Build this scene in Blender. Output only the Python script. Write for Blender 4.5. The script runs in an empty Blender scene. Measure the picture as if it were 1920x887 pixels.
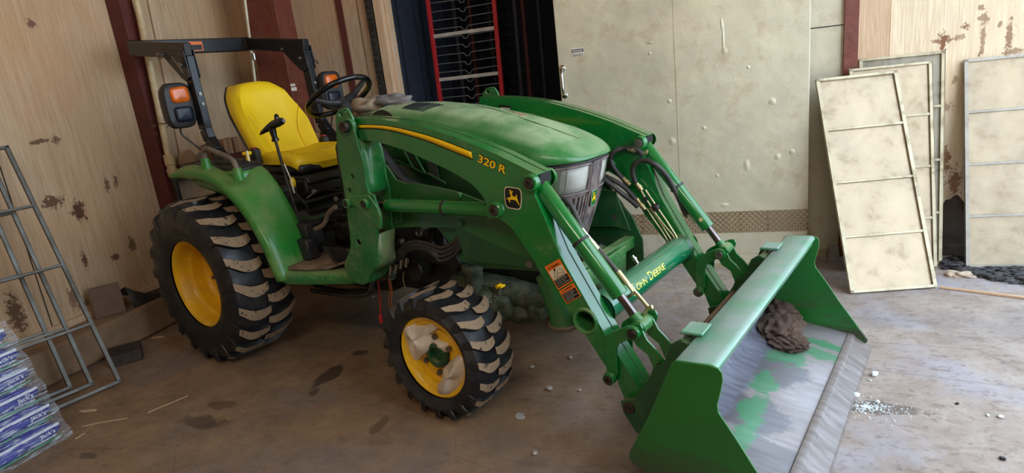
import bpy, bmesh, math, random
import numpy as np
from mathutils import Vector, Matrix
from mathutils.geometry import tessellate_polygon
random.seed(7)
C = bpy.context.scene.collection
PI = math.pi
TH = math.radians(17.5)                      # the tractor stands turned by this angle in the building

# ------------------------------------------------------------------ camera
CAM = np.array([2.69385, -3.3804, 1.48394])
YAW, PITCH, ROLL, FPX = 0.34962, 0.26046, -0.1145, 1156.59
def cam_axes():
    cy, sy = math.cos(YAW), math.sin(YAW)
    f = np.array([-sy*math.cos(PITCH), cy*math.cos(PITCH), -math.sin(PITCH)])
    r = np.array([cy, sy, 0.]); u = np.cross(r, f)
    return math.cos(ROLL)*r+math.sin(ROLL)*u, -math.sin(ROLL)*r+math.cos(ROLL)*u, f
AR, AU, AF = cam_axes()
M2T = np.array([[math.cos(TH), -math.sin(TH), 0], [math.sin(TH), math.cos(TH), 0], [0, 0, 1.]])   # room -> tractor frame
CAMT = M2T @ CAM
def ray(px, py): return AF + (px-960)/FPX*AR - (py-443.5)/FPX*AU
def room(px, py, ax, v):
    """point of the building where the sight line of a photo pixel meets the plane ax = v"""
    d = ray(px, py); i = 'xyz'.index(ax); return Vector(CAM + (v-CAM[i])/d[i]*d)
def trac(px, py, ax, v):
    """the same, in the tractor's own frame (x forward, y to its left, z up)"""
    d = M2T @ ray(px, py); i = 'xyz'.index(ax); return Vector(CAMT + (v-CAMT[i])/d[i]*d)
def P2(pts, y):                                # outline measured on a plane parallel to the tractor's side
    return [(lambda q: (q.x, q.z))(trac(a, b, 'y', y)) for a, b in pts]

cd = bpy.data.cameras.new('camera'); cam = bpy.data.objects.new('camera', cd); C.objects.link(cam)
cd.sensor_width = 36; cd.sensor_fit = 'HORIZONTAL'; cd.lens = FPX/1920*36; cd.clip_start = .02; cd.clip_end = 200
cam.matrix_world = Matrix(((AR[0], AU[0], -AF[0], CAM[0]), (AR[1], AU[1], -AF[1], CAM[1]), (AR[2], AU[2], -AF[2], CAM[2]), (0, 0, 0, 1)))
bpy.context.scene.camera = cam

# ------------------------------------------------------------------ materials
def lin(r, g, b):
    f = lambda c: (c/255/12.92) if c/255 <= .04045 else ((c/255+.055)/1.055)**2.4
    return (f(r), f(g), f(b), 1)
class Nd:
    def __init__(s, name):
        s.m = bpy.data.materials.new(name); s.m.use_nodes = True; s.t = s.m.node_tree; s.t.nodes.clear()
        s.out = s.t.nodes.new('ShaderNodeOutputMaterial'); s.tc = s.n('ShaderNodeTexCoord')
    def n(s, typ, **kw):
        n = s.t.nodes.new(typ)
        for k, v in kw.items(): setattr(n, k, v)
        return n
    def l(s, a, b): s.t.links.new(a, b)
    def coord(s, scale=(1, 1, 1), loc=(0, 0, 0), rot=(0, 0, 0), src='Object'):
        mp = s.n('ShaderNodeMapping'); s.l(s.tc.outputs[src], mp.inputs[0])
        mp.inputs['Scale'].default_value = scale; mp.inputs['Location'].default_value = loc; mp.inputs['Rotation'].default_value = rot
        return mp.outputs[0]
    def noise(s, scale, detail=4, rough=.55, vec=None, dist=0):
        n = s.n('ShaderNodeTexNoise'); n.inputs['Scale'].default_value = scale; n.inputs['Detail'].default_value = detail
        n.inputs['Roughness'].default_value = rough; n.inputs['Distortion'].default_value = dist
        s.l(vec if vec else s.tc.outputs['Object'], n.inputs['Vector']); return n.outputs['Fac']
    def vor(s, scale, vec=None, feature='F1', out='Distance', rnd=1):
        n = s.n('ShaderNodeTexVoronoi', feature=feature); n.inputs['Scale'].default_value = scale
        n.inputs['Randomness'].default_value = rnd
        s.l(vec if vec else s.tc.outputs['Object'], n.inputs['Vector']); return n.outputs[out]
    def ramp(s, v, a, b, lo=0, hi=1):
        n = s.n('ShaderNodeMapRange'); s.l(v, n.inputs[0])
        n.inputs[1].default_value = a; n.inputs[2].default_value = b; n.inputs[3].default_value = lo; n.inputs[4].default_value = hi
        return n.outputs[0]
    def math(s, op, a, b=None):
        n = s.n('ShaderNodeMath', operation=op)
        for i, x in enumerate((a, b)):
            if x is None: continue
            if isinstance(x, (int, float)): n.inputs[i].default_value = x
            else: s.l(x, n.inputs[i])
        return n.outputs[0]
    def mix(s, f, a, b):
        n = s.n('ShaderNodeMix', data_type='RGBA')
        if isinstance(f, (int, float)): n.inputs[0].default_value = f
        else: s.l(f, n.inputs[0])
        for i, x in ((6, a), (7, b)):
            if isinstance(x, tuple): n.inputs[i].default_value = x
            else: s.l(x, n.inputs[i])
        return n.outputs[2]
    def up(s, lo=.5, hi=1):
        g = s.n('ShaderNodeNewGeometry'); x = s.n('ShaderNodeSeparateXYZ'); s.l(g.outputs['Normal'], x.inputs[0])
        return s.ramp(x.outputs[2], lo, hi)
    def xyz(s, src='Object'):
        x = s.n('ShaderNodeSeparateXYZ'); s.l(s.tc.outputs[src], x.inputs[0]); return x.outputs
    def bsdf(s, col, rough=.5, metal=0, bump=None, bstr=.3, bdist=.01, spec=.5, coat=0, alpha=None, trans=0):
        b = s.n('ShaderNodeBsdfPrincipled')
        for nm, x in (('Base Color', col), ('Roughness', rough), ('Metallic', metal)):
            if isinstance(x, (int, float, tuple)): b.inputs[nm].default_value = x
            else: s.l(x, b.inputs[nm])
        b.inputs['Specular IOR Level'].default_value = spec; b.inputs['Coat Weight'].default_value = coat
        b.inputs['Coat Roughness'].default_value = .12
        b.inputs['Transmission Weight'].default_value = trans
        if alpha is not None:
            if isinstance(alpha, (int, float)): b.inputs['Alpha'].default_value = alpha
            else: s.l(alpha, b.inputs['Alpha'])
        if bump is not None:
            bp = s.n('ShaderNodeBump'); bp.inputs['Strength'].default_value = bstr; bp.inputs['Distance'].default_value = bdist
            s.l(bump, bp.inputs['Height']); s.l(bp.outputs[0], b.inputs['Normal'])
        s.l(b.outputs[0], s.out.inputs[0]); return s.m

def plain(name, rgb, rough=.5, metal=0, var=.12, sc=12, bstr=.0, spec=.5, coat=0, dust=0, dustc=(150, 130, 100)):
    k = Nd(name); c = lin(*rgb); d = tuple(x*(1-var*2) for x in c[:3])+(1,)
    nz = k.noise(sc, 5); col = k.mix(k.ramp(nz, .35, .7), c, d)
    if dust:
        f = k.math('MULTIPLY', k.ramp(k.noise(sc*1.7, 6, .7), .38, .62), dust); col = k.mix(f, col, lin(*dustc))
        rough = k.ramp(f, 0, 1, rough, .9)
    return k.bsdf(col, rough, metal, bump=k.noise(sc*4, 3) if bstr else None, bstr=bstr, bdist=.004, spec=spec, coat=coat)

def green(name, rgb=(8, 116, 46), dust=.25, updust=.4, rough=.3, dustc=(150, 152, 108), veins=0, lo=.5, hi=.75, vz=None, upx=(.35, .95), coat=.3):
    k = Nd(name); c = lin(*rgb)
    col = k.mix(k.ramp(k.noise(3.5, 4), .3, .75), c, lin(rgb[0]+4, rgb[1]-16, rgb[2]-6))
    n1 = k.ramp(k.noise(5, 8, .72), lo, hi)
    f = k.math('MULTIPLY', n1, dust)
    fu = k.math('MULTIPLY', k.math('MULTIPLY', k.up(*upx), k.ramp(k.noise(7, 7, .6), .25, .6)), updust)
    f = k.math('MAXIMUM', f, fu)
    if veins:
        v = k.ramp(k.vor(58, k.coord((1, 1, .42)), 'DISTANCE_TO_EDGE'), 0, .09, 1, 0)
        v = k.math('MULTIPLY', v, k.ramp(k.noise(6, 4), .35, .6)); v = k.math('MULTIPLY', v, k.ramp(k.xyz()[2], *vz)) if vz else v; f = k.math('MAXIMUM', f, k.math('MULTIPLY', v, veins))
    sp = k.ramp(k.noise(130, 2), .70, .76); f = k.math('MAXIMUM', f, k.math('MULTIPLY', sp, min(.8, dust*1.5)))
    col = k.mix(f, col, lin(*dustc))
    return k.bsdf(col, k.ramp(f, 0, .7, rough, .85), 0, bump=k.noise(18, 4), bstr=.05, bdist=.006, coat=coat)

M = {}
M['green'] = green('green_paint', rough=.18, coat=.6, updust=.18)
M['green_clean'] = green('green_paint_clean', dust=.10, updust=.12, rough=.18, coat=.6)
M['green_dusty'] = green('green_paint_dusty', dust=.5, updust=.7, rough=.4, veins=.55)
M['green_mud'] = green('green_paint_muddy', rgb=(40, 110, 48), dust=.8, updust=.8, rough=.5, veins=.95, lo=.4, hi=.62)
M['green_dark'] = green('green_paint_dark', rgb=(20, 84, 42), dust=.25, updust=.5, rough=.45)
M['green_hood'] = green('green_hood_paint', rgb=(20, 118, 46), dust=.2, updust=.85, rough=.28, dustc=(172, 190, 146), lo=.42, hi=.7, upx=(.62, .96))
M['green_tube'] = green('green_tube_paint', rgb=(14, 116, 72), dust=.22, updust=.35, rough=.2, dustc=(130, 160, 130), coat=.6)
M['green_bucket_top'] = green('worn_green_bucket_top', rgb=(84, 164, 122), dust=.75, updust=.75, rough=.32, dustc=(160, 170, 168), lo=.44, hi=.60, coat=.5)
M['yellow'] = plain('yellow_decal', (252, 200, 0), .4, var=.04)
M['yellow_rim'] = plain('yellow_wheel_paint', (246, 190, 8), .35, var=.08, sc=9, coat=.2, dust=.25, dustc=(190, 150, 70))
M['seat'] = plain('yellow_seat_vinyl', (250, 208, 24), .42, var=.05, sc=7, bstr=.08)
M['black'] = plain('black_paint', (22, 23, 26), .32, var=.2, dust=.25, dustc=(92, 84, 72))
M['rops'] = plain('black_gloss_frame_paint', (13, 13, 15), .36, var=.2, coat=.25, spec=.3, dust=.12, dustc=(60, 60, 64))
M['plastic'] = plain('black_plastic', (28, 28, 31), .45, var=.2, dust=.25, dustc=(90, 84, 76))
M['plastic_gloss'] = plain('black_gloss_plastic', (14, 14, 16), .22, var=.1)
M['dark_gap'] = plain('dark_gap', (9, 9, 10), .8, var=.1)
M['grime'] = plain('oily_black_metal', (20, 21, 23), .4, var=.3, bstr=.3, dust=.4, dustc=(70, 66, 54))
M['cast'] = plain('dirty_green_casting', (40, 58, 42), .6, var=.3, bstr=.3, dust=.6, dustc=(100, 98, 76))
M['hose'] = plain('black_rubber_hose', (40, 38, 37), .5, var=.15, dust=.4, dustc=(92, 84, 76))
M['steel'] = plain('bright_steel', (205, 205, 200), .25, 1, var=.12)
M['zinc'] = plain('yellowed_zinc_plating', (205, 190, 145), .3, .85, var=.12, dust=.3, dustc=(150, 135, 105))
M['chrome'] = plain('dark_chrome_rod', (120, 112, 112), .14, 1, var=.15, dust=.15)
M['bolt'] = plain('bolt_steel', (150, 146, 138), .35, .9, var=.2, dust=.4, dustc=(120, 110, 95))
M['pinface'] = plain('greased_pin_face', (62, 56, 50), .45, .6, var=.3, dust=.4, dustc=(110, 95, 80))
M['amber'] = plain('amber_lens', (232, 108, 22), .25, var=.25, sc=30, coat=.3)
M['redlens'] = plain('dark_navy_lens', (26, 30, 44), .35, var=.1, coat=.1, spec=.3)
M['orange'] = plain('orange_label', (240, 118, 30), .45, var=.03)
M['white'] = plain('white_label', (228, 218, 200), .5, var=.04)
M['cream'] = plain('cream_label', (226, 212, 178), .5, var=.04)
M['ink'] = plain('black_ink', (16, 14, 14), .5, var=.02)
M['fascia'] = plain('dusty_grey_fascia', (84, 78, 80), .4, var=.2, sc=10, coat=.15, dust=.65, dustc=(150, 130, 122))
M['handle_tan'] = plain('dusty_grab_handle', (96, 86, 74), .6, var=.15, dust=.5, dustc=(140, 122, 100))
M['redwire'] = plain('red_wire', (190, 40, 40), .4)
M['orangewire'] = plain('orange_wire', (190, 96, 40), .4)
M['snow'] = None
k = Nd('packed_snow'); M['snow'] = k.bsdf(k.mix(k.ramp(k.noise(7, 5), .4, .7), lin(232, 222, 208), lin(188, 168, 146)), .45, 0, bump=k.noise(22, 5), bstr=.4, bdist=.01)
M['snow'].node_tree.nodes['Principled BSDF'].inputs['Subsurface Weight'].default_value = .0
k = Nd('tyre_rubber')
f = k.math('MULTIPLY', k.ramp(k.noise(6, 7, .7), .5, .72), .35)
M['tyre'] = k.bsdf(k.mix(f, lin(25, 25, 27), lin(92, 86, 78)), k.ramp(k.noise(9, 4), .35, .6, .28, .6), bump=k.noise(60, 4), bstr=.12, bdist=.004)
k = Nd('tyre_lug_dried_mud')
M['lugtop'] = k.bsdf(k.mix(k.ramp(k.noise(45, 4, .6), .58, .64), k.mix(k.noise(8, 4), lin(170, 144, 114), lin(120, 98, 74)), lin(50, 42, 36)), .8, bump=k.noise(80, 4), bstr=.3, bdist=.003)
k = Nd('bare_headlight_glass')
gl = k.n('ShaderNodeBsdfGlossy'); gl.inputs['Roughness'].default_value = .03; tr = k.n('ShaderNodeBsdfTransparent')
mx = k.n('ShaderNodeMixShader'); fr = k.n('ShaderNodeFresnel'); fr.inputs[0].default_value = 1.6
k.l(k.math('ADD', fr.outputs[0], .08), mx.inputs[0]); k.l(tr.outputs[0], mx.inputs[1]); k.l(gl.outputs[0], mx.inputs[2]); k.l(mx.outputs[0], k.out.inputs[0]); M['glass'] = k.m
M['reflector'] = plain('silver_reflector', (255, 252, 244), .35, .0, var=.03, sc=22, coat=.5)

# ------------------------------------------------------------------ mesh builder
def frame_from(d):
    d = Vector(d).normalized(); a = Vector((0, 0, 1)) if abs(d.z) < .9 else Vector((1, 0, 0))
    u = d.cross(a).normalized(); return u, d.cross(u).normalized()
class MB:
    def __init__(s): s.v = []; s.f = []; s.m = []; s.sm = []
    def add(s, vs, fs, mi=0, sm=True):
        b = len(s.v); s.v += [Vector(v) for v in vs]
        for f in fs: s.f.append([b+i for i in f]); s.m.append(mi); s.sm.append(sm)
        return s
    def box(s, c, d, rot=None, mi=0):
        c = Vector(c); hx, hy, hz = d[0]/2, d[1]/2, d[2]/2
        R = rot if rot is not None else Matrix.Identity(3)
        vs = [c + R @ Vector((sx*hx, sy*hy, sz*hz)) for sx in (-1, 1) for sy in (-1, 1) for sz in (-1, 1)]
        return s.add(vs, [(0, 1, 3, 2), (4, 6, 7, 5), (0, 4, 5, 1), (2, 3, 7, 6), (0, 2, 6, 4), (1, 5, 7, 3)], mi, False)
    def box2(s, lo, hi, mi=0):
        return s.box([(a+b)/2 for a, b in zip(lo, hi)], [abs(b-a) for a, b in zip(lo, hi)], None, mi)
    def bar(s, p, q, w, h, mi=0, upv=(0, 0, 1)):
        p, q = Vector(p), Vector(q); d = (q-p); L = d.length; d.normalize(); u = Vector(upv)
        x = d.cross(u).normalized(); u = x.cross(d).normalized()
        R = Matrix((d, x, u)).transposed(); return s.box((p+q)/2, (L, w, h), R, mi)
    def quadprism(s, quad, n, t, mi=0):          # flat polygon with thickness along n
        n = Vector(n).normalized()*t; q = [Vector(p) for p in quad]; k = len(q)
        return s.add(q+[p+n for p in q], [tuple(range(k)), tuple(range(2*k-1, k-1, -1))]+[(i, (i+1) % k, k+(i+1) % k, k+i) for i in range(k)], mi, False)
    def prism(s, poly, y0, y1, holes=(), mi=0, axis='y', side=None):
        loops = [list(poly)]+[list(h) for h in holes]
        tri = tessellate_polygon([[Vector((a, b, 0)) for a, b in l] for l in loops])
        flat = [p for l in loops for p in l]; n = len(flat)
        mk = {'y': lambda a, b, t: (a, t, b), 'z': lambda a, b, t: (a, b, t), 'x': lambda a, b, t: (t, a, b)}[axis]
        vs = [mk(a, b, y0) for a, b in flat]+[mk(a, b, y1) for a, b in flat]
        fs = [tuple(t) for t in tri]+[tuple(i+n for i in reversed(t)) for t in tri]
        if not holes: fs = [tuple(range(n)), tuple(range(2*n-1, n-1, -1))]
        s.add(vs, fs, mi, False)
        o = 0; b = len(s.v)-2*n
        for l in loops:
            k = len(l)
            for i in range(k):
                a, c = o+i, o+(i+1) % k; s.f.append([b+a, b+c, b+c+n, b+a+n]); s.m.append(side if side is not None else mi); s.sm.append(True)
            o += k
        return s
    def tube(s, path, r, n=10, mi=0, caps=True, closed=False):
        P = [Vector(p) for p in path]; k = len(P); rs = r if isinstance(r, (list, tuple)) else [r]*k
        T = []
        for i in range(k):
            a = P[(i-1) % k] if closed or i > 0 else P[i]; b = P[(i+1) % k] if closed or i < k-1 else P[i]
            T.append((b-a).normalized())
        u, w = frame_from(T[0]); vs = []
        for i in range(k):
            if i: q = T[i-1].rotation_difference(T[i]); u = q @ u
            u = (u-T[i]*u.dot(T[i])).normalized(); w = T[i].cross(u)
            for j in range(n):
                a = 2*PI*j/n; vs.append(P[i]+(u*math.cos(a)+w*math.sin(a))*rs[i])
        fs = []
        for i in range(k if closed else k-1):
            for j in range(n): fs.append((i*n+j, i*n+(j+1) % n, ((i+1) % k)*n+(j+1) % n, ((i+1) % k)*n+j))
        if caps and not closed: fs += [tuple(reversed(range(n))), tuple(range((k-1)*n, k*n))]
        return s.add(vs, fs, mi)
    def cyl(s, p, q, r, r2=None, n=24, mi=0): return s.tube([p, q], [r, r if r2 is None else r2], n, mi)
    def lathe(s, prof, c, n=48, mi=0, axis='y', close=False):
        c = Vector(c); vs = []
        for (y, r) in prof:
            for j in range(n):
                a = 2*PI*j/n; v = (r*math.cos(a), y, r*math.sin(a)) if axis == 'y' else ((y, r*math.cos(a), r*math.sin(a)) if axis == 'x' else (r*math.cos(a), r*math.sin(a), y))
                vs.append(c+Vector(v))
        k = len(prof); fs = [(i*n+j, i*n+(j+1) % n, ((i+1) % k)*n+(j+1) % n, ((i+1) % k)*n+j) for i in range(k if close else k-1) for j in range(n)]
        return s.add(vs, fs, mi)
    def loft(s, rings, mi=0, closed=False, caps=False):
        n = len(rings[0]); vs = [p for r in rings for p in r]; fs = []
        for i in range(len(rings)-1):
            for j in range(n if closed else n-1): fs.append((i*n+j, i*n+(j+1) % n, (i+1)*n+(j+1) % n, (i+1)*n+j))
        if caps: fs += [tuple(reversed(range(n))), tuple(range((len(rings)-1)*n, len(rings)*n))]
        return s.add(vs, fs, mi)
    def blob(s, c, r, seed=0, amp=.25, nu=18, nv=12, mi=0, flat=None, fr=2.2):
        rnd = random.Random(seed); ph = [[rnd.uniform(-3, 3) for _ in range(4)] for _ in range(7)]; vs = []; c = Vector(c)
        for i in range(nv+1):
            for j in range(nu):
                th, ph_ = PI*i/nv, 2*PI*j/nu; d = Vector((math.sin(th)*math.cos(ph_), math.sin(th)*math.sin(ph_), math.cos(th)))
                k = 1+amp*sum(math.sin(fr*(p[0]*d.x+p[1]*d.y+p[2]*d.z)+p[3]) for p in ph)/3
                v = c+Vector((d.x*r[0]*k, d.y*r[1]*k, d.z*r[2]*k))
                if flat is not None and v.z < flat: v.z = flat
                vs.append(v)
        fs = [(i*nu+j, i*nu+(j+1) % nu, (i+1)*nu+(j+1) % nu, (i+1)*nu+j) for i in range(nv) for j in range(nu)]
        return s.add(vs, fs, mi)
    def build(s, name, mats, parent=None, bevel=0, ang=35, solid=0, sub=0, weld=True, keepn=False):
        me = bpy.data.meshes.new(name); me.from_pydata([tuple(v) for v in s.v], [], s.f)
        if not isinstance(mats, (list, tuple)): mats = [mats]
        for m in mats: me.materials.append(M[m] if isinstance(m, str) else m)
        me.polygons.foreach_set('material_index', s.m); me.polygons.foreach_set('use_smooth', [True]*len(s.f))
        bm = bmesh.new(); bm.from_mesh(me)
        if weld: bmesh.ops.remove_doubles(bm, verts=bm.verts, dist=1e-5)
        bmesh.ops.dissolve_degenerate(bm, edges=bm.edges, dist=1e-6)
        if not keepn: bmesh.ops.recalc_face_normals(bm, faces=bm.faces)
        bm.to_mesh(me); bm.free(); me.set_sharp_from_angle(angle=math.radians(ang))
        o = bpy.data.objects.new(name, me); C.objects.link(o); o.parent = parent
        if solid: q = o.modifiers.new('s', 'SOLIDIFY'); q.thickness = solid; q.offset = 0
        if bevel: q = o.modifiers.new('b', 'BEVEL'); q.width = bevel; q.segments = 2; q.limit_method = 'ANGLE'; q.angle_limit = math.radians(40); q.harden_normals = False
        if sub: q = o.modifiers.new('u', 'SUBSURF'); q.levels = sub; q.render_levels = sub
        return o
def tag(o, label, cat, group=None, kind=None):
    o['label'] = label; o['category'] = cat
    if group: o['group'] = group
    if kind: o['kind'] = kind
    return o
def empty(name, loc=(0, 0, 0), rz=0):
    o = bpy.data.objects.new(name, None); C.objects.link(o); o.location = loc; o.rotation_euler = (0, 0, rz); o.empty_display_size = .1; return o
def plabel(o, t): o['label'] = t; return o
def smooth_path(pts, n=8):
    P = [Vector(p) for p in pts]; out = []
    for i in range(len(P)-1):
        a, b, c, d = P[max(i-1, 0)], P[i], P[i+1], P[min(i+2, len(P)-1)]
        for j in range(n):
            t = j/n; out.append(.5*((2*b)+(c-a)*t+(2*a-5*b+4*c-d)*t*t+(3*b-a-3*c+d)*t**3))
    return out+[P[-1]]
def circ(cx, cz, r, n=20, sy=1): return [(cx+r*math.cos(2*PI*i/n), cz+r*sy*math.sin(2*PI*i/n)) for i in range(n)]
def text(body, org, xd, yd, size, t=.0008, bold=.0):
    """writing as a thin mesh: org = left end of the baseline"""
    cu = bpy.data.curves.new('t', 'FONT'); cu.body = body; cu.size = size; cu.extrude = t/2; cu.offset = bold*size
    cu.resolution_u = 3
    o = bpy.data.objects.new('t', cu); C.objects.link(o); bpy.context.view_layer.update()
    me = bpy.data.meshes.new_from_object(o.evaluated_get(bpy.context.evaluated_depsgraph_get())); bpy.data.objects.remove(o)
    xd = Vector(xd).normalized(); yd = Vector(yd); yd = (yd-xd*yd.dot(xd)).normalized(); zd = xd.cross(yd); org = Vector(org)
    vs = [org+xd*v.co.x+yd*v.co.y+zd*v.co.z for v in me.vertices]; fs = [tuple(p.vertices) for p in me.polygons]
    bpy.data.meshes.remove(me); return vs, fs
def textfit(mb, body, p0, p1, up, h, t=.0008, bold=0, mi=0, off=0):
    """writing stretched to run from p0 to p1 with capital height h"""
    p0, p1 = Vector(p0), Vector(p1); xd = (p1-p0); W = xd.length; xd.normalize(); up = Vector(up)
    yd = (up-xd*up.dot(xd)).normalized(); zd = xd.cross(yd)
    vs, fs = text(body, (0, 0, 0), (1, 0, 0), (0, 1, 0), 1, t, bold)
    if not vs: return mb
    x0 = min(v.x for v in vs); x1 = max(v.x for v in vs); y0 = 0; y1 = .72
    return mb.add([p0+xd*((v.x-x0)/(x1-x0)*W)+yd*((v.y-y0)/(y1-y0)*h)+zd*(v.z+off) for v in vs], fs, mi, False)
M['green_frame'] = green('green_paint_frame', rgb=(34, 104, 48), dust=.35, updust=.5, rough=.4, dustc=(118, 112, 84))
M['green_mast'] = green('green_paint_mast', rgb=(24, 112, 48), dust=.5, updust=.6, rough=.35, veins=.7, vz=(.98, .78), dustc=(140, 148, 104))
M['white_rim'] = plain('pale_grey_metal', (196, 200, 188), .4, .3)
M['yellow_worn'] = plain('worn_yellow_letters', (222, 214, 90), .5, var=.12)
M['grime_rust'] = plain('rusty_spring', (72, 48, 38), .6, var=.3)
M['rusty'] = plain('rusty_brown_shaft', (128, 94, 66), .45, .4, var=.25, dust=.3)
k = Nd('clay_soil'); M['dirt'] = k.bsdf(k.mix(k.ramp(k.noise(9, 7, .7), .35, .65), lin(118, 92, 76), lin(84, 62, 50)), .92, bump=k.math('ADD', k.noise(14, 8, .75), k.noise(45, 5, .7)), bstr=1.0, bdist=.03)
k = Nd('dark_vent_mesh'); v = k.vor(170, None, 'F1', 'Distance', 0)
M['vent_mesh'] = k.bsdf(k.mix(k.ramp(v, .28, .4), lin(8, 8, 8), lin(70, 72, 66)), .6)
# bucket: paint worn to grey steel, drawn-out scratches along x
def worn(name, base, steel, lo, hi, sc=(1.2, 6, 6), muddy=.3):
    k = Nd(name); vec = k.coord(sc); n = k.noise(1.6, 8, .68, vec, .6); n2 = k.noise(3.1, 6, .6, k.coord((1.5, 10, 4), (3, 1, 0)))
    a = k.mix(k.ramp(n2, .38, .62), lin(*steel[0]), lin(*steel[1])); col = k.mix(k.ramp(n, lo, hi), lin(*base), a)
    f = k.math('MULTIPLY', k.ramp(k.noise(2.2, 6, .6, k.coord((1, 1, 1), (5, 5, 2))), .5, .62), muddy); col = k.mix(f, col, lin(112, 92, 82))
    return k.bsdf(col, k.ramp(n2, .3, .7, .3, .6), .15, bump=n, bstr=.15, bdist=.004, coat=.1)
M['worn_edge'] = worn('bare_worn_steel', (104, 92, 84), ((132, 122, 118), (100, 90, 86)), .3, .6, (2.2, 7, 4))
k = Nd('bucket_side_paint'); p = k.xyz(); low = k.ramp(p[2], .30, .06)
n = k.ramp(k.noise(2.4, 7, .7, k.coord((1, 1, 4))), .44, .52); f = k.math('MULTIPLY', k.math('MULTIPLY', n, low), .85)
col = k.mix(f, k.mix(k.ramp(k.noise(2.5, 4), .3, .7), lin(30, 108, 36), lin(22, 94, 34)), lin(62, 54, 42)); sp = k.ramp(k.noise(90, 2), .71, .76)
M['bucket_side'] = k.bsdf(k.mix(k.math('MULTIPLY', sp, .3), col, lin(130, 140, 100)), k.ramp(f, 0, .8, .38, .8), coat=.1)
M['green_fender'] = green('green_fender_plastic', rgb=(34, 132, 42), dust=.55, updust=.55, rough=.36, dustc=(150, 150, 98), lo=.48, hi=.68)
k = Nd('dusty_floor_mat'); M['mat'] = k.bsdf(k.mix(k.ramp(k.noise(12, 6), .35, .65), lin(132, 108, 86), lin(88, 74, 62)), .9, bump=k.noise(40, 4), bstr=.4, bdist=.004)
M['tan_cloth'] = plain('dusty_tan_cloth', (150, 128, 104), .9, var=.25, sc=18, bstr=.6)
M['grey_cloth'] = plain('dusty_grey_cloth', (122, 114, 112), .85, var=.2, sc=18, bstr=.5)
SKY, SUN, DOORL, FILL, EXPO = 4.6, 6.0, 38, 52, 0.0
M['stone'] = plain('dark_stone', (44, 40, 40), .6, var=.2)
M['cream_pipe'] = plain('cream_pipe_fitting', (206, 176, 128), .5, var=.12, dust=.4)
M['dimwire'] = plain('shade_dark_wire', (60, 60, 66), .5, .3)  # rack wire with the store room's shade put into its colour
M['bag_white'] = plain('bag_white_print', (226, 230, 240), .22, var=.04, coat=.6)
M['bag_green'] = plain('bag_green_print', (60, 170, 120), .3, var=.04, coat=.5)
k = Nd('glossy_blue_bag'); n = k.noise(14, 5, .6, k.coord((.6, 3, 5)), 1.0)
M['bag'] = k.bsdf(k.mix(k.ramp(n, .45, .68), lin(34, 38, 128), lin(70, 84, 190)), .2, bump=k.noise(16, 4, .6, k.coord((1, 1, 3))), bstr=.35, bdist=.01, coat=.8)
k = Nd('stretch_film'); n = k.noise(9, 6, .65, k.coord((1.2, 1.2, 16), (0, 0, 0), (.0, .12, 0)), .8)
gl = k.n('ShaderNodeBsdfPrincipled'); gl.inputs['Base Color'].default_value = (.80, .9, 1, 1); gl.inputs['Roughness'].default_value = .12; gl.inputs['Coat Weight'].default_value = .6
bp = k.n('ShaderNodeBump'); bp.inputs['Strength'].default_value = .6; bp.inputs['Distance'].default_value = .01; k.l(n, bp.inputs['Height']); k.l(bp.outputs[0], gl.inputs['Normal'])
tr = k.n('ShaderNodeBsdfTransparent'); mx = k.n('ShaderNodeMixShader'); k.l(k.ramp(n, .50, .68, .06, .8), mx.inputs[0]); k.l(tr.outputs[0], mx.inputs[1]); k.l(gl.outputs[0], mx.inputs[2]); k.l(mx.outputs[0], k.out.inputs[0]); M['film'] = k.m  # pale blue noise streaks paint highlights onto the film
def stainf(k, lst, axes, namp=.5, nsc=9, edge=.25):
    """ragged spots at the given places; axes = the two coordinates they lie in"""
    X = k.xyz(); nz = k.math('MULTIPLY', k.math('SUBTRACT', k.noise(nsc, 8, .78), .5), namp*2); tot = None
    for a, b, ra, rb, st in lst:
        da = k.math('DIVIDE', k.math('SUBTRACT', X[axes[0]], a), ra); db = k.math('DIVIDE', k.math('SUBTRACT', X[axes[1]], b), rb)
        d = k.math('SQRT', k.math('ADD', k.math('MULTIPLY', da, da), k.math('MULTIPLY', db, db)))
        f = k.math('MULTIPLY', k.ramp(k.math('ADD', d, nz), 1+edge/2, 1-edge/2), st)
        tot = f if tot is None else k.math('MAXIMUM', tot, f)
    return tot
def rp(px, py, ax, v): q = room(px, py, ax, v); return q
# worn inside of the bucket: bare grey steel, a dark scraped patch, green paint left towards the back
k = Nd('bucket_worn_inside'); L_ = lambda lst, z=.11: [(trac(a, b, 'z', z).x, trac(a, b, 'z', z).y, ra, rb, st) for a, b, ra, rb, st in lst]
str_ = k.noise(3, 6, .6, k.coord((1.5, 12, 8))); big = k.noise(2.2, 6, .65, k.coord((1, 2.2, 2)))
col = k.mix(k.ramp(big, .35, .65), lin(146, 138, 138), lin(122, 110, 104)); col = k.mix(k.math('MULTIPLY', k.ramp(str_, .4, .65), .45), col, lin(104, 98, 100))
col = k.mix(stainf(k, L_([(1440, 690, .16, .13, .85), (1405, 770, .15, .12, .85), (1420, 840, .14, .1, .7)]), (0, 1), .8, 9, .2), col, lin(84, 82, 88))
col = k.mix(stainf(k, L_([(1390, 815, .04, .10, .9), (1410, 765, .05, .12, .9), (1432, 715, .05, .10, .85), (1470, 665, .09, .09, .8), (1520, 652, .12, .05, .8), (1570, 640, .16, .032, .9)]), (0, 1), 2.2, 13, .35), col, lin(54, 120, 80))
bk = k.ramp(k.math('ADD', k.xyz()[0], k.math('MULTIPLY', k.math('SUBTRACT', k.noise(6, 5, .7), .5), .10)), 2.905, 2.885); col = k.mix(k.math('MULTIPLY', bk, .9), col, k.mix(k.ramp(str_, .4, .6), lin(118, 120, 134), lin(92, 90, 100)))
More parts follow.
